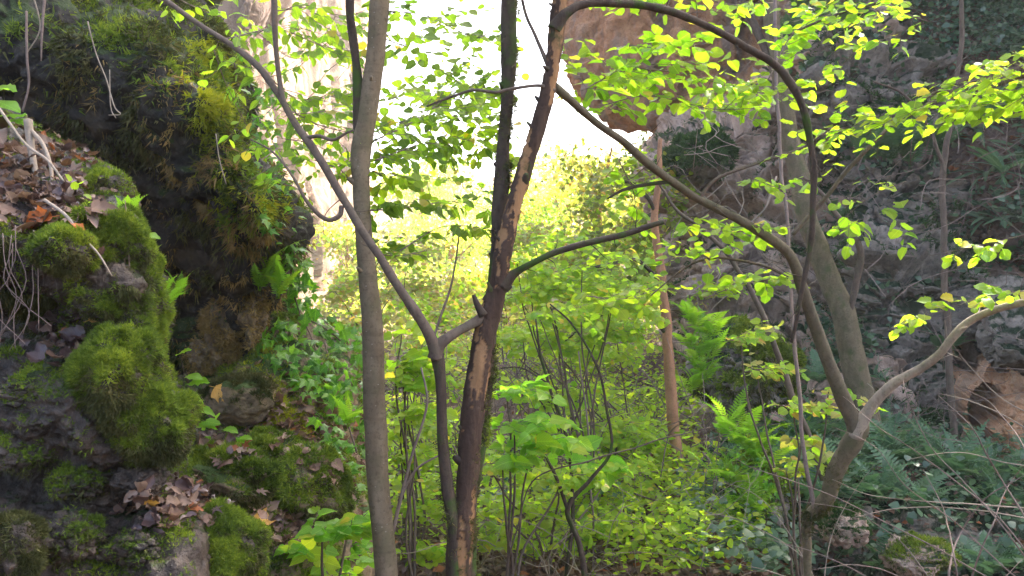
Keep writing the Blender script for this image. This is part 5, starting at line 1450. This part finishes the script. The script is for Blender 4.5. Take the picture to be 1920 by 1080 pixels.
ivy = thing('ivy', P(660, 940, 4.0), 'glossy green ivy trailing down the slope behind the smooth trunk', 'ivy')
k = 0; tries = 0; rest = []
while tries < 1500:
    tries += 1
    x, y = rng.uniform(465, 700), rng.uniform(440, 940)
    if not inside(x, y, IV): continue
    if k < 300:
        if leaf_on(ivy, x, y, 30, 'ivy', 'ivy', None, (.02, .22), d_def=5.4): k += 1
    else: leaf_on(ivy, x, y, 28, 'ivy', 'ivy', None, (.0, .12), d_def=5.4, L=rest)
joined_leaves('leaves', ivy, rest, 'ivy', 'ivy')
for k, c in enumerate([[(545,420),(548,520),(560,600),(600,700)],[(560,600),(620,640),(680,700)],[(600,650),(630,760),(660,860)]]):
    V, f = tube_geo([hit(*q, None, .04)[0] if hit(*q) is not None and hit(*q)[0][1] < 6 else P(*q, 5.0) for q in c], [.005] * len(c), 5, .05, .02)
    link('stem', make_mesh('stem', V, f, M['bark_branch']), ivy)
ivy2 = thing('ivy', P(500, 420, 4.6), 'strand of ivy hanging over the right edge of the mossy cliff top', 'ivy')
for q in range(120):
    x = 455 + 60 * rng.random() + 40 * (q / 120); y = 150 + 290 * (q / 120) + rng.normal() * 22
    leaf_on(ivy2, x + rng.normal() * 8, y, 24, 'ivy', 'ivy', None, (.0, .15), d_def=4.9)
V, f = tube_geo([P(440,110,4.7), P(455,200,4.7), P(475,280,4.7), P(500,350,4.7), P(540,440,4.7)], [.004] * 5, 5, .05, .02)
link('stem', make_mesh('stem', V, f, M['bark_branch']), ivy2)

# single big leaves on the left
def plantlet(label, base, leaves, shape='heart', mat='bigleaf', name='seedling', cat='plant'):
    bx, by, d = base
    t = thing(name, P(bx, by, d), label, cat)
    for (x, y, s, ang) in leaves:
        pt = P(x, y, d - .03)
        V, f = tube_geo([P(bx, by, d), P((bx + x) / 2, (by + y) / 2 - 8, d - .02), pt], [.0018, .0014, .001], 5)
        link('stalk', make_mesh('stalk', V, f, M['bark_branch']), t)
        o = bpy.data.objects.new('leaf', leaf_mesh(shape, mat)); COL.objects.link(o)
        a = math.radians(ang)
        place(o, t, pt, (math.cos(a), -.25, math.sin(a)), (.2, -.35, 1), s / F * d)
ivy3 = thing('ivy', P(1400, 1060, 7.6), 'bright ivy hanging down the left end of the fern bank', 'ivy')
for q in range(480):
    x = rng.uniform(1340, 1475); y = rng.uniform(815, 1085)
    if inside(x, y, [(1345,870),(1390,820),(1465,835),(1450,930),(1420,1085),(1350,1085)]): leaf_on(ivy3, x, y, 20, 'ivy', 'ivy', ['fern_bank', 'b350'], (.02, .22), d_def=8.2)
plantlet('seedling with three big green leaves at the left edge above the litter', (-12, 235, 2.9), [(-15,165,58,-10),(-10,190,62,-18),(5,218,55,-5),(30,225,44,-20)])
plantlet('two green leaves poking from the ledge edge by the moss roll', (245, 455, 2.5), [(250,425,26,10),(268,440,38,-8)])
plantlet('broad green leaves by the dark gap below the hanging fern', (345, 700, 3.2), [(335,665,30,20),(352,705,34,-5),(355,720,44,5),(345,745,42,-10),(368,770,40,0),(385,790,34,-12),(372,800,38,8)])
plantlet('low green herb on the slab under the brown stone', (405, 812, 3.7), [(385,805,24,160),(400,795,26,60),(420,805,26,10),(440,825,24,-5),(450,822,22,20),(425,828,22,-20),(395,822,22,200)], 'round')
plantlet('small clover like plant on the moss hump', (140, 365, 2.4), [(132,340,16,120),(150,345,17,30),(140,355,15,80),(158,365,15,-10),(165,380,15,0)], 'round', 'lime')

# --- ferns
ORD = ['first', 'second', 'third', 'fourth', 'fifth', 'sixth', 'seventh', 'eighth', 'ninth', 'tenth', 'eleventh', 'twelfth', 'thirteenth', 'fourteenth', 'fifteenth', 'sixteenth']
fern(P(302, 588, 2.75), .15, 'fern', 'bright fern hanging from the ledge over the dark gap', None, 6, 'frond', (.7, -.5, -.6), .5)
fern(P(330, 560, 3.4), .16, 'fern', 'small fern tuft between the ledge and the cliff', None, 5, 'frond', (.4, -.6, .1), .6)
fern(P(235, 425, 2.36), .10, 'fern', 'tiny yellow green fern beside the grass stalks on the ledge', None, 5, 'frond', (.4, -.6, .4), .5)
for k, (x, y) in enumerate([(500, 520), (520, 560), (485, 545)]):
    fern(P(x, y, 4.35), .26, 'fern', ['fern under the overhang lip', 'fern on the shadowed rock beside the ivy', 'fern left of the ivy strand'][k], None, 6, 'narrow_frond', (.4, -.7, -.4), .6)
fern(P(655, 800, 4.0), .2, 'fern', 'fern drooping among the ivy near the smooth trunk', None, 6, 'frond', (.3, -.7, -.3), .6)
# hanging ferns on the boulder and on the bank edge
GB = 'bright ferns hanging from the boulder'
rw = []
for k in range(14):
    x, y = 1290 + 14 * (k % 4) + rng.normal() * 10, 606 + 10 * k
    t_ = fern(P(x, y, 8.7), .40, 'fern', 'bright green fern hanging down the left side of the dark boulder', GB, 4, 'frond', (-.3, -.7, -.8), .7)
    t_['label'] = ('topmost of the ' if k == 0 else 'lowest of the ' if k == 13 else ORD[k] + ' from the top of the ') + 'bright ferns hanging on the dark boulder'
GB = 'bright ferns hanging from the left end of the bank'
for k in range(16):
    x, y = 1362 + 15 * (k % 6) + rng.normal() * 10, 806 + 15 * k
    t_ = fern(P(x, y, 6.85 - .01 * k), .40, 'fern', 'bright fern hanging down the left end of the fern bank', GB, 5, 'frond', (-.2, -.7, -.8), .7)
    t_['label'] = ('topmost of the ' if k == 0 else 'lowest of the ' if k == 15 else ORD[k] + ' from the top of the ') + 'bright ferns hanging off the bank'
def number_row(row, what):
    """label a row of look-alikes by its order from the left, the ends by name"""
    row.sort(key=lambda t: (t.location[0]) / t.location[1])
    for k, t in enumerate(row):
        t['label'] = ('leftmost ' if k == 0 else 'rightmost ' if k == len(row) - 1 else ORD[k] + ' from the left of the ') + what
def scatter_ferns(surf, n, box, size, mat, what, group, nf=8, shape='frond', face=(0, -.5, 0), nz=-.2, per=12):
    pos, nrm = sample(surf, n, lambda p, q: win(p, *box) * (q[:, 2] > nz) * (1 - win(p, 1690, 2000, 0, 885) * (surf == 'fern_bank')))
    ts = [fern(p, size * rng.uniform(.7, 1.3), mat, what, group, nf, shape, face, .8, out=q * .4) for p, q in zip(pos, nrm)]
    ts.sort(key=lambda t: -(t.location[2] - 1.6) / t.location[1])
    rows = max(1, math.ceil(n / per))
    nm = {1: [''], 2: [' in the upper row', ' in the lower row'], 3: [' in the upper row', ' in the middle row', ' in the lower row'], 4: [' in the top row', ' in the second row', ' in the third row', ' in the bottom row']}[rows]
    for r in range(rows):
        number_row(ts[r * n // rows:(r + 1) * n // rows], what + nm[r])
    return ts
scatter_ferns('fern_bank', 48, (1400, 1960, 800, 960), .56, 'darkfern', 'dark ferns on the bank', 'dark ferns on the right bank')
scatter_ferns('fern_bank', 16, (1420, 1640, 820, 960), .46, 'fern', 'fresh ferns by the leaning tree', 'fresh ferns on the right bank')
scatter_ferns('fern_bank', 12, (1560, 1960, 940, 1100), .34, 'darkfern', 'small ferns in the bottom right corner', 'small ferns at the bottom right')
scatter_ferns('damp_buttress', 16, (1560, 1830, 560, 860), .55, 'darkfern', 'dark ferns beside the cave', 'ferns on the damp rock')
scatter_ferns('damp_buttress', 10, (1560, 1790, 250, 420), .62, 'darkfern', 'large dark ferns above the black hollow', 'ferns above the black hollow')
rw = []
for k in range(9):
    rw += [fern(P(1630 + 16 * k + rng.normal() * 8, 305 + rng.normal() * 12, 11.9), .72, 'darkfern', 'broad fern in the row above the black hollow', 'row of ferns above the black hollow', 7, 'frond', (0, -.8, -.1), .8)]
number_row(rw, 'broad ferns in the row above the black hollow')
rw = []
for k in range(7):
    rw += [fern(P(1485 + 16 * k, 35 + rng.normal() * 22, 12.6), .75, 'darkfern', 'grey green fern hanging at the top of the cliff', 'ferns hanging at the cliff top', 7, 'frond', (0, -.6, -.8), .6)]
number_row(rw, 'grey green ferns hanging at the cliff top')
scatter_ferns('right', 9, (1330, 1560, 690, 850), .5, 'darkfern', 'dark ferns at the grey cliff foot behind the boulder', 'ferns at the foot of the grey cliff')
scatter_ferns('litter_slope', 14, (1740, 1960, 160, 480), .55, 'darkivy', 'strap leaved ferns on the slope', 'strap leaved ferns on the litter slope', 9, 'strap', (0, -.4, 0))
for k, (x, y) in enumerate([(1850, 225), (1890, 215), (1880, 330)]):
    fern(P(x, y, 11.8), .6, 'darkfern', ['left', 'right', 'lower'][k] + ' one of three large strap leaved ferns high on the right slope', 'strap leaved ferns on the litter slope', 9, 'strap', (0, -.5, 0))

# --- brush of thin bare stems on the gorge floor and slope
def brush(name, label, n, box, d0, d1, h, mat, lean=.6, r=.006, surf='ground'):
    geos = []
    for _ in range(n):
        x, y = rng.uniform(box[0], box[1]), rng.uniform(box[2], box[3])
        d = rng.uniform(d0, d1)
        p = P(x, y, d); p[2] = gz(p[0], d) if surf == 'ground' else p[2]
        u = rng.normal(size=3) * lean; u[2] = abs(u[2]) * .5 + .7
        u /= np.linalg.norm(u); L = h * rng.uniform(.4, 1.3)
        m = p + u * L * .5 + rng.normal(size=3) * .08 * L; e = p + u * L + np.array((rng.normal() * .25, rng.normal() * .25, -.12)) * L
        m2 = p * .45 + m * .55 + rng.normal(size=3) * .07 * L
        geos.append(tube_geo(catmull([p, m2, m, (m + e) / 2 + rng.normal(size=3) * .08 * L, e], 11), np.linspace(r, r * .35, 11), 4))
    V, f = merge_geo(geos)
    o = link(name, make_mesh(name, V, f, M[mat]), None, label=label, category='brush', kind='stuff')
# --- ivy and dead leaves on the upper right slope (nobody could count them)
def cover(surf, name, n, box, shape, mat, size, lift, label, parent=None, wt=None, flat=.5):
    pos, nrm = sample(surf, n, lambda p, q: win(p, *box) * (wt(p, q) if wt else 1.0))
    y = rng.normal(size=(n, 3)) * np.array((1, 1, .4)); z = nrm * np.where(nrm[:, 2:] < -.3, -1, 1) + flat * rng.normal(size=(n, 3)) + np.array((0, 0, .4))
    pos = pos + nrm * lift * rng.random((n, 1)) + np.array((0, -.3, .5)) * lift * rng.random((n, 1))
    o = joined_arr(name, parent, pos, y, z, size * rng.uniform(.6, 1.3, n), shape, mat)
    if parent is None:
        o['label'] = label; o['category'] = 'ground cover'
    return o
GEO['lowivy'] = [(np.array([(0, 0, 0), (-.42, .2, .04), (-.3, .62, 0), (0, 1, -.05), (.3, .62, 0), (.42, .2, .04), (0, .45, .06)], float), [np.array([(6, 1, 0), (6, 2, 1), (6, 3, 2), (6, 4, 3), (6, 5, 4), (6, 0, 5)])], np.full((7, 2), .25))]
cover('litter_slope', 'ivy_cover', 5200, (1600, 2000, -60, 500), 'lowivy', 'darkivy', .10, .22, 'dark ivy carpet on the brown slope at the upper right', None, lambda p, q: smooth(-.1, .25, fbm(p * .8, 3, 261)) * (.3 + 1.2 * gauss(p, 1880, 20, 130, 130) + gauss(p, 1900, 250, 70, 200)))
cover('litter_slope', 'leaf_litter', 5200, (1600, 2000, -60, 500), 'card', 'litter', .09, .08, 'brown dead leaves covering the upper right slope')
cover('damp_buttress', 'ivy_cover', 2600, (1470, 1900, 40, 880), 'lowivy', 'darkivy', .10, .2, 'dark creeper on the damp buttress', None, lambda p, q: smooth(0, .3, fbm(p * .9, 3, 263)))
cover('fern_bank', 'ground_plants', 2800, (1330, 2000, 790, 1100), 'lowivy', 'darkivy', .075, .25, 'low dark green plants covering the fern bank')
cover('fern_bank', 'leaf_litter', 2500, (1330, 2000, 790, 1100), 'card', 'litter', .07, .05, 'dead leaves between the ferns on the bank')
cover('right', 'ivy_cover', 2600, (1330, 1640, 600, 860), 'lowivy', 'darkivy', .10, .25, 'dark creeper at the foot of the grey cliff', None, lambda p, q: smooth(-.1, .3, fbm(p * .8, 3, 267)))
cover('ground', 'leaf_litter', 14000, (600, 1500, 600, 1100), 'card', 'litter', .085, .06, 'brown dead leaves on the floor of the gorge', None, lambda p, q: smooth(30, 6, p[:, 1]))
cover('ground', 'leaf_litter', 4500, (640, 1420, 850, 1120), 'card', 'litter', .075, .03, 'brown dead leaves on the near floor of the gorge', None, lambda p, q: smooth(11, 8, p[:, 1]), 0.8)
cover('ground', 'leaf_litter', 2500, (640, 1420, 850, 1120), 'card', 'litter_pale', .06, .03, 'pale dead leaves on the near floor of the gorge', None, lambda p, q: smooth(11, 8, p[:, 1]), 0.8)
brush('dry_brush', 'fine dead twigs at the bottom of the picture', 130, (700, 1380, 0, 1), 5.2, 7.5, .7, 'twig', 1.1, r=.003)
cover('ground', 'ground_plants', 13000, (600, 1320, 600, 1100), 'lowivy', 'shrubleaf', .085, .5, 'low green plants on the floor of the gorge', None, lambda p, q: smooth(34, 10, p[:, 1]) * smooth(-.1, .3, fbm(p * .7, 3, 271)))
cover('ground', 'ground_plants', 4200, (660, 1300, 820, 1120), 'lowivy', 'shrubleaf', .06, .35, 'low fresh green plants on the near floor of the gorge', None, lambda p, q: smooth(12, 8, p[:, 1]) * smooth(-.2, .3, fbm(p * .9, 3, 281)))
cover('ground', 'ground_plants', 3000, (640, 1450, 560, 900), 'lowround', 'goldleaf', .12, 1.2, 'yellowing low plants on the far rise of the gorge floor', None, lambda p, q: smooth(9, 16, p[:, 1]) * smooth(40, 25, p[:, 1]) * smooth(-.15, .3, fbm(p * .5, 3, 277)))

brush('dry_brush', 'tangle of thin brown stems on the gorge floor', 420, (700, 1350, 0, 1), 7, 20, 1.5, 'twig', r=.008)
brush('dry_brush', 'pale bare twigs low behind the double trunk', 160, (860, 1360, 0, 1), 5.5, 9, .9, 'bark_pale', 1.0, r=.004)
brush('dry_brush', 'thin hanging twigs in front of the grey cliff', 34, (1240, 1560, 280, 640), 10, 12, 1.6, 'bark_pale', 1.2, .007, None)
brush('dry_brush', 'bare twigs over the litter slope and fern bank', 60, (1560, 1960, 250, 1000), 8, 10, 1.5, 'twig', 1.3, .005, None)

cover('ground', 'ground_plants', 1500, (1260, 1480, 930, 1120), 'lowivy', 'darkivy', .075, .3, 'dark creeping plants at the foot of the fern mound', None, lambda p, q: smooth(12, 8, p[:, 1]))
cover('ground', 'ground_plants', 700, (1230, 1400, 930, 1120), 'lowround', 'shrubleaf', .05, .35, 'small light green plants at the foot of the fern mound', None, lambda p, q: smooth(12, 8, p[:, 1]))
# --- bare shoots sweeping across the lower right
def bare(label, base, shoots, mat='twig', name='bare_shrub', d=4.2):
    bx, by, bd = base
    t = thing(name, P(bx, by, bd), label, 'shrub', None)
    for k, s in enumerate(shoots):
        pts = [(q[0], q[1], bd + (q[2] if len(q) > 2 else rng.normal() * .2), 0) for q in s]
        r0 = rng.uniform(1.1, 2.6)
        c = [(q[0], q[1], q[2], r0 * (1 - .75 * j / (len(pts) - 1))) for j, q in enumerate(pts)]
        pxtube('shoot', t, c, M[mat], sides=6, step=.05, wob=.012, lump=.05, seed=k + int(bx))
bare('bare brown shrub whose long shoots sweep up and left across the fern bank', (1990, 1150, 4.2), [
 [(1990,1150),(1880,1060),(1790,980),(1700,910),(1640,840),(1560,800)],
 [(1990,1150),(1900,1020),(1830,930),(1740,830),(1700,740),(1690,690)],
 [(1990,1150),(1850,1080),(1700,1000),(1560,930),(1420,880),(1380,860)],
 [(1990,1150),(1940,1000),(1880,900),(1820,800),(1760,740)],
 [(1990,1150),(1900,1000),(1760,880),(1650,800),(1580,745)],
 [(1990,1150),(1950,960),(1920,840),(1860,760),(1790,720)]])
bare('bare shrub with thin criss crossing shoots in the bottom right corner', (1800, 1180, 4.6), [
 [(1800,1180),(1740,1080),(1680,1010),(1600,960),(1500,940)],
 [(1800,1180),(1820,1080),(1860,980),(1900,900),(1940,860)],
 [(1800,1180),(1790,1060),(1770,960),(1730,880)],
 [(1800,1180),(1700,1120),(1560,1050),(1440,1010)],
 [(1800,1180),(1860,1100),(1930,1040)],
 [(1800,1180),(1780,1080),(1800,1000),(1850,930),(1920,890)],
 [(1800,1180),(1720,1100),(1620,1060),(1520,1070)]])
bare('long bare shoots arching left from the right edge over the ferns', (2060, 900, 4.6), [
 [(2060,900),(1920,800),(1840,760),(1760,740)],[(2060,900),(1900,870),(1800,850),(1700,860)],
 [(2060,960),(1900,950),(1760,940),(1640,930),(1560,900)],[(2060,820),(1900,760),(1820,690),(1780,640)],
 [(2060,1000),(1850,960),(1700,950),(1600,970)]], 'bark_pale')
bare('pale fine shoots rising at the foot of the leaning tree', (1540, 1120, 5.2), [
 [(1540,1120),(1480,1000),(1420,930),(1330,900)],[(1540,1120),(1500,1040),(1400,980),(1320,960)],
 [(1540,1120),(1560,1000),(1600,920),(1640,870)],[(1540,1120),(1470,1080),(1390,1060)]], 'bark_pale')

# --- roots and twigs on the left rocks
def root(label, ctrl, mat='bark_pale', name='root', group='bare roots hanging on the left cliff'):
    base = ctrl[0]
    pts = [P(c[0], c[1], c[2]) for c in ctrl]
    V, f = tube_geo(pts, [c[3] / F * c[2] for c in ctrl], 7, .02, .004, int(base[0]), .06)
    o = link(name, make_mesh(name, V, f, M[mat]))
    o['label'] = label; o['category'] = 'root'
    if group: o['group'] = group
root('long root hanging down the far left of the dark cliff', [(48,20,3.7,2.2),(50,110,3.7,2.4),(54,160,3.72,2.4),(42,210,3.72,2)], 'twig')
root('short root beside the long one at the top left', [(85,-10,3.75,2.6),(80,50,3.75,2.4),(78,115,3.75,1.5)], 'twig')
root('thin root crossing the moss at the cliff top', [(60,-20,3.75,1.5),(75,50,3.75,1.4),(50,100,3.75,1)])
root('pale thread of root ending in a curl on the dark cliff', [(165,40,3.7,1.3),(180,100,3.7,1.2),(200,150,3.68,1.2),(215,200,3.66,1.2),(226,214,3.65,1.1),(204,216,3.65,1)])
root('fine pale root near the middle of the dark cliff', [(205,130,3.7,1),(208,200,3.68,1),(218,222,3.66,.9)])
root('hair root hanging below the yellow moss', [(405,250,3.75,1),(412,300,3.75,1),(425,345,3.75,.9)])
root('forked grey stick standing in the leaf litter', [(52,225,2.6,8),(56,270,2.58,7),(66,320,2.55,5.5),(78,350,2.5,5),(84,388,2.42,4)], 'bark_pale', 'stick', None)
root('thin grey stick leaning on the forked stick', [(55,240,2.6,4),(80,270,2.56,4),(95,310,2.52,3.6),(98,350,2.5,3)], 'bark_pale', 'stick', None)
root('long dead stalk lying across the leaf litter', [(-20,180,2.6,3),(45,265,2.5,2.6),(90,300,2.45,2.4),(122,340,2.42,2)], 'bark_pale', 'stick', None)
root('grey twig running down the moss from the litter', [(85,375,2.3,3),(125,405,2.2,3),(160,450,2.15,2.6),(185,478,2.13,2.2),(210,520,2.13,1.5)], 'bark_pale', 'stick', None)
root('upright dry grass stalk at the edge of the moss', [(246,545,2.25,1.3),(243,470,2.24,1.3),(238,400,2.24,1.2),(236,375,2.24,.8)], 'litter_pale', 'stalk', 'dry stalks on the ledge')
root('second dry stalk beside the upright one', [(236,545,2.25,1.2),(234,480,2.24,1.2),(232,420,2.24,.8)], 'litter_pale', 'stalk', 'dry stalks on the ledge')
for k in range(9):
    x = rng.uniform(-10, 75); y0 = rng.uniform(420, 480)
    root('thin dry root curling down from the litter at the left edge', [(x,y0,2.12,.9),(x + rng.normal() * 12,y0 + 60,2.1,.8),(x + rng.normal() * 20,y0 + 120,2.1,.7),(x + rng.normal() * 30,y0 + 190,2.1,.7)], 'twig', 'root', 'dry roots below the litter')

# --- fallen leaves: the large ones one by one
def drop(px, py, size, mat, label, shape='dead', group='dead leaves lying on the left rocks', names=None, up=.5, cat='dead leaf', j=None):
    h = hit(px, py, names)
    if h is None: return
    p, n = h
    o = bpy.data.objects.new('fallen_leaf', leaf_mesh(shape, mat, j)); COL.objects.link(o)
    z = n + np.array((0, -.15, up)) + rng.normal(size=3) * .35
    y = rng.normal(size=3); y[2] *= .5
    place(o, None, p + n * rng.uniform(.004, .02), y, z, size / F * p[1] * rng.uniform(.8, 1.25))
    o['label'] = label; o['category'] = cat
    if group: o['group'] = group
LEFT = ['rock_ledge', 'rocky_slope'] + ['b%d' % k for k in range(301, 315)]
def litter_area(n, poly, size, place_words, mats):
    k = 0
    xs = [p[0] for p in poly]; ys = [p[1] for p in poly]
    while k < n:
        x, y = rng.uniform(min(xs), max(xs)), rng.uniform(min(ys), max(ys))
        if not inside(x, y, poly): continue
        k += 1
        mt, w = mats[int(rng.integers(len(mats)))]
        drop(x, y, size * rng.uniform(.7, 1.2), mt, w + ' dead leaf ' + place_words, 'dead' if rng.random() < .75 else 'maple', w + ' dead leaves ' + place_words, LEFT)
BR, PL, DK = ('litter', 'brown'), ('litter_pale', 'pale tan'), ('litter_dark', 'dark')
litter_area(78, [(-5,225),(60,250),(120,330),(180,375),(190,410),(120,425),(60,440),(-5,420)], 36, 'in the litter on top of the ledge', [BR, BR, PL, PL, DK])
litter_area(16, [(60,600),(150,590),(180,620),(165,690),(90,680)], 34, 'in the hollow beside the big moss boulder', [DK, DK, BR])
litter_area(52, [(235,925),(300,900),(400,925),(425,950),(360,1000),(300,990),(240,1000)], 30, 'on the leaf shelf below the pale stone', [BR, DK, DK, PL])
litter_area(40, [(345,820),(430,830),(480,870),(450,880),(400,850)], 24, 'on the slab above the flat topped stone', [BR, PL, DK])
litter_area(46, [(450,770),(560,760),(620,830),(640,900),(560,890),(480,830)], 22, 'on the slope beneath the ivy', [BR, BR, PL])
litter_area(46, [(470,920),(520,960),(600,990),(560,1030),(480,1010)], 24, 'between the mossy hummock and the bramble', [BR, PL, DK])
litter_area(26, [(200,0),(330,20),(400,110),(380,130),(300,70),(220,40)], 26, 'at the top edge of the mossy cliff', [BR, PL])
drop(262, 940, 46, 'gold_dead', 'golden three lobed leaf standing in the leaf shelf on the wet rock', 'trilobe', None, LEFT, 0)
drop(503, 978, 46, 'gold_dead', 'orange yellow oval leaf below the mossy hummock', 'dead', None, LEFT, .2, j=1)
drop(98, 415, 52, 'rust_dead', 'rust orange leaf at the front of the litter on the ledge', 'dead', None, LEFT, .2)
drop(130, 428, 40, 'rust_dead', 'smaller rust leaf touching the moss cushion', 'dead', None, LEFT, .2)
drop(152, 640, 60, 'red_dead', 'dark red leaf hanging in the hollow beside the moss boulder', 'maple', None, LEFT, 0)
drop(165, 602, 44, 'gold_dead', 'thin orange leaf on top of the moss boulder', 'dead', None, LEFT, .3)
drop(270, 995, 40, 'litter_pale', 'pale curled leaf at the lower edge of the leaf shelf', 'dead', None, LEFT, .4)
drop(375, 830, 36, 'gold_dead', 'yellow leaf on the slab near the herb', 'dead', None, LEFT, .5)
drop(405, 730, 60, 'gold_dead', 'large golden leaf on the rim of the brown stone', 'dead', None, LEFT, .6)

def lit(p, n, poly_c):
    return sum(gauss(p, *c) for c in poly_c) * smooth(.0, .5, n[:, 2])
for surf, n, boxes, mt, sz in [('rock_ledge', 420, [(80,370,90,60),(60,300,70,40),(310,950,80,35)], 'litter', .035), ('rock_ledge', 260, [(80,370,90,60),(310,950,80,35),(110,640,60,40)], 'litter_dark', .035),
                               ('rocky_slope', 420, [(530,800,80,60),(400,840,60,25),(520,960,70,50),(590,850,60,70)], 'litter', .05), ('rocky_slope', 240, [(530,800,80,60),(400,840,60,25),(520,960,70,50)], 'litter_pale', .045)]:
    cover(surf, 'leaf_litter', n, (-60, 720, 180, 1100), 'dead', mt, sz, .012, {'litter': 'small brown', 'litter_dark': 'small dark', 'litter_pale': 'small pale'}[mt] + ' dead leaf scraps on the ' + surf.replace('_', ' '), None, lambda p, q: lit(p, q, boxes))

# ------------------------------------------------------------------ thin haze in the gorge, also standing in for lens glow
def haze(density):
    x0, x1, y0, y1, z0, z1 = -95.0, 95.0, -12.0, 166.0, -3.5, 45.0
    V = np.array([(x, y, z) for x in (x0, x1) for y in (y0, y1) for z in (z0, z1)])
    Fc = np.array([(0, 1, 3, 2), (4, 6, 7, 5), (0, 4, 5, 1), (2, 3, 7, 6), (0, 2, 6, 4), (1, 5, 7, 3)])
    m = bpy.data.materials.new('haze'); m.use_nodes = True
    nt = m.node_tree
    nt.nodes.remove(nt.nodes['Principled BSDF'])
    v = nt.nodes.new('ShaderNodeVolumePrincipled')
    v.inputs['Color'].default_value = (0.95, 0.95, 0.93, 1)
    v.inputs['Density'].default_value = density
    v.inputs['Anisotropy'].default_value = 0.3
    nt.links.new(v.outputs[0], nt.nodes['Material Output'].inputs['Volume'])
    o = link('haze', make_mesh('haze', V, Fc, m, False), kind='stuff')
    o.display_type = 'WIRE'
haze(0.0015)
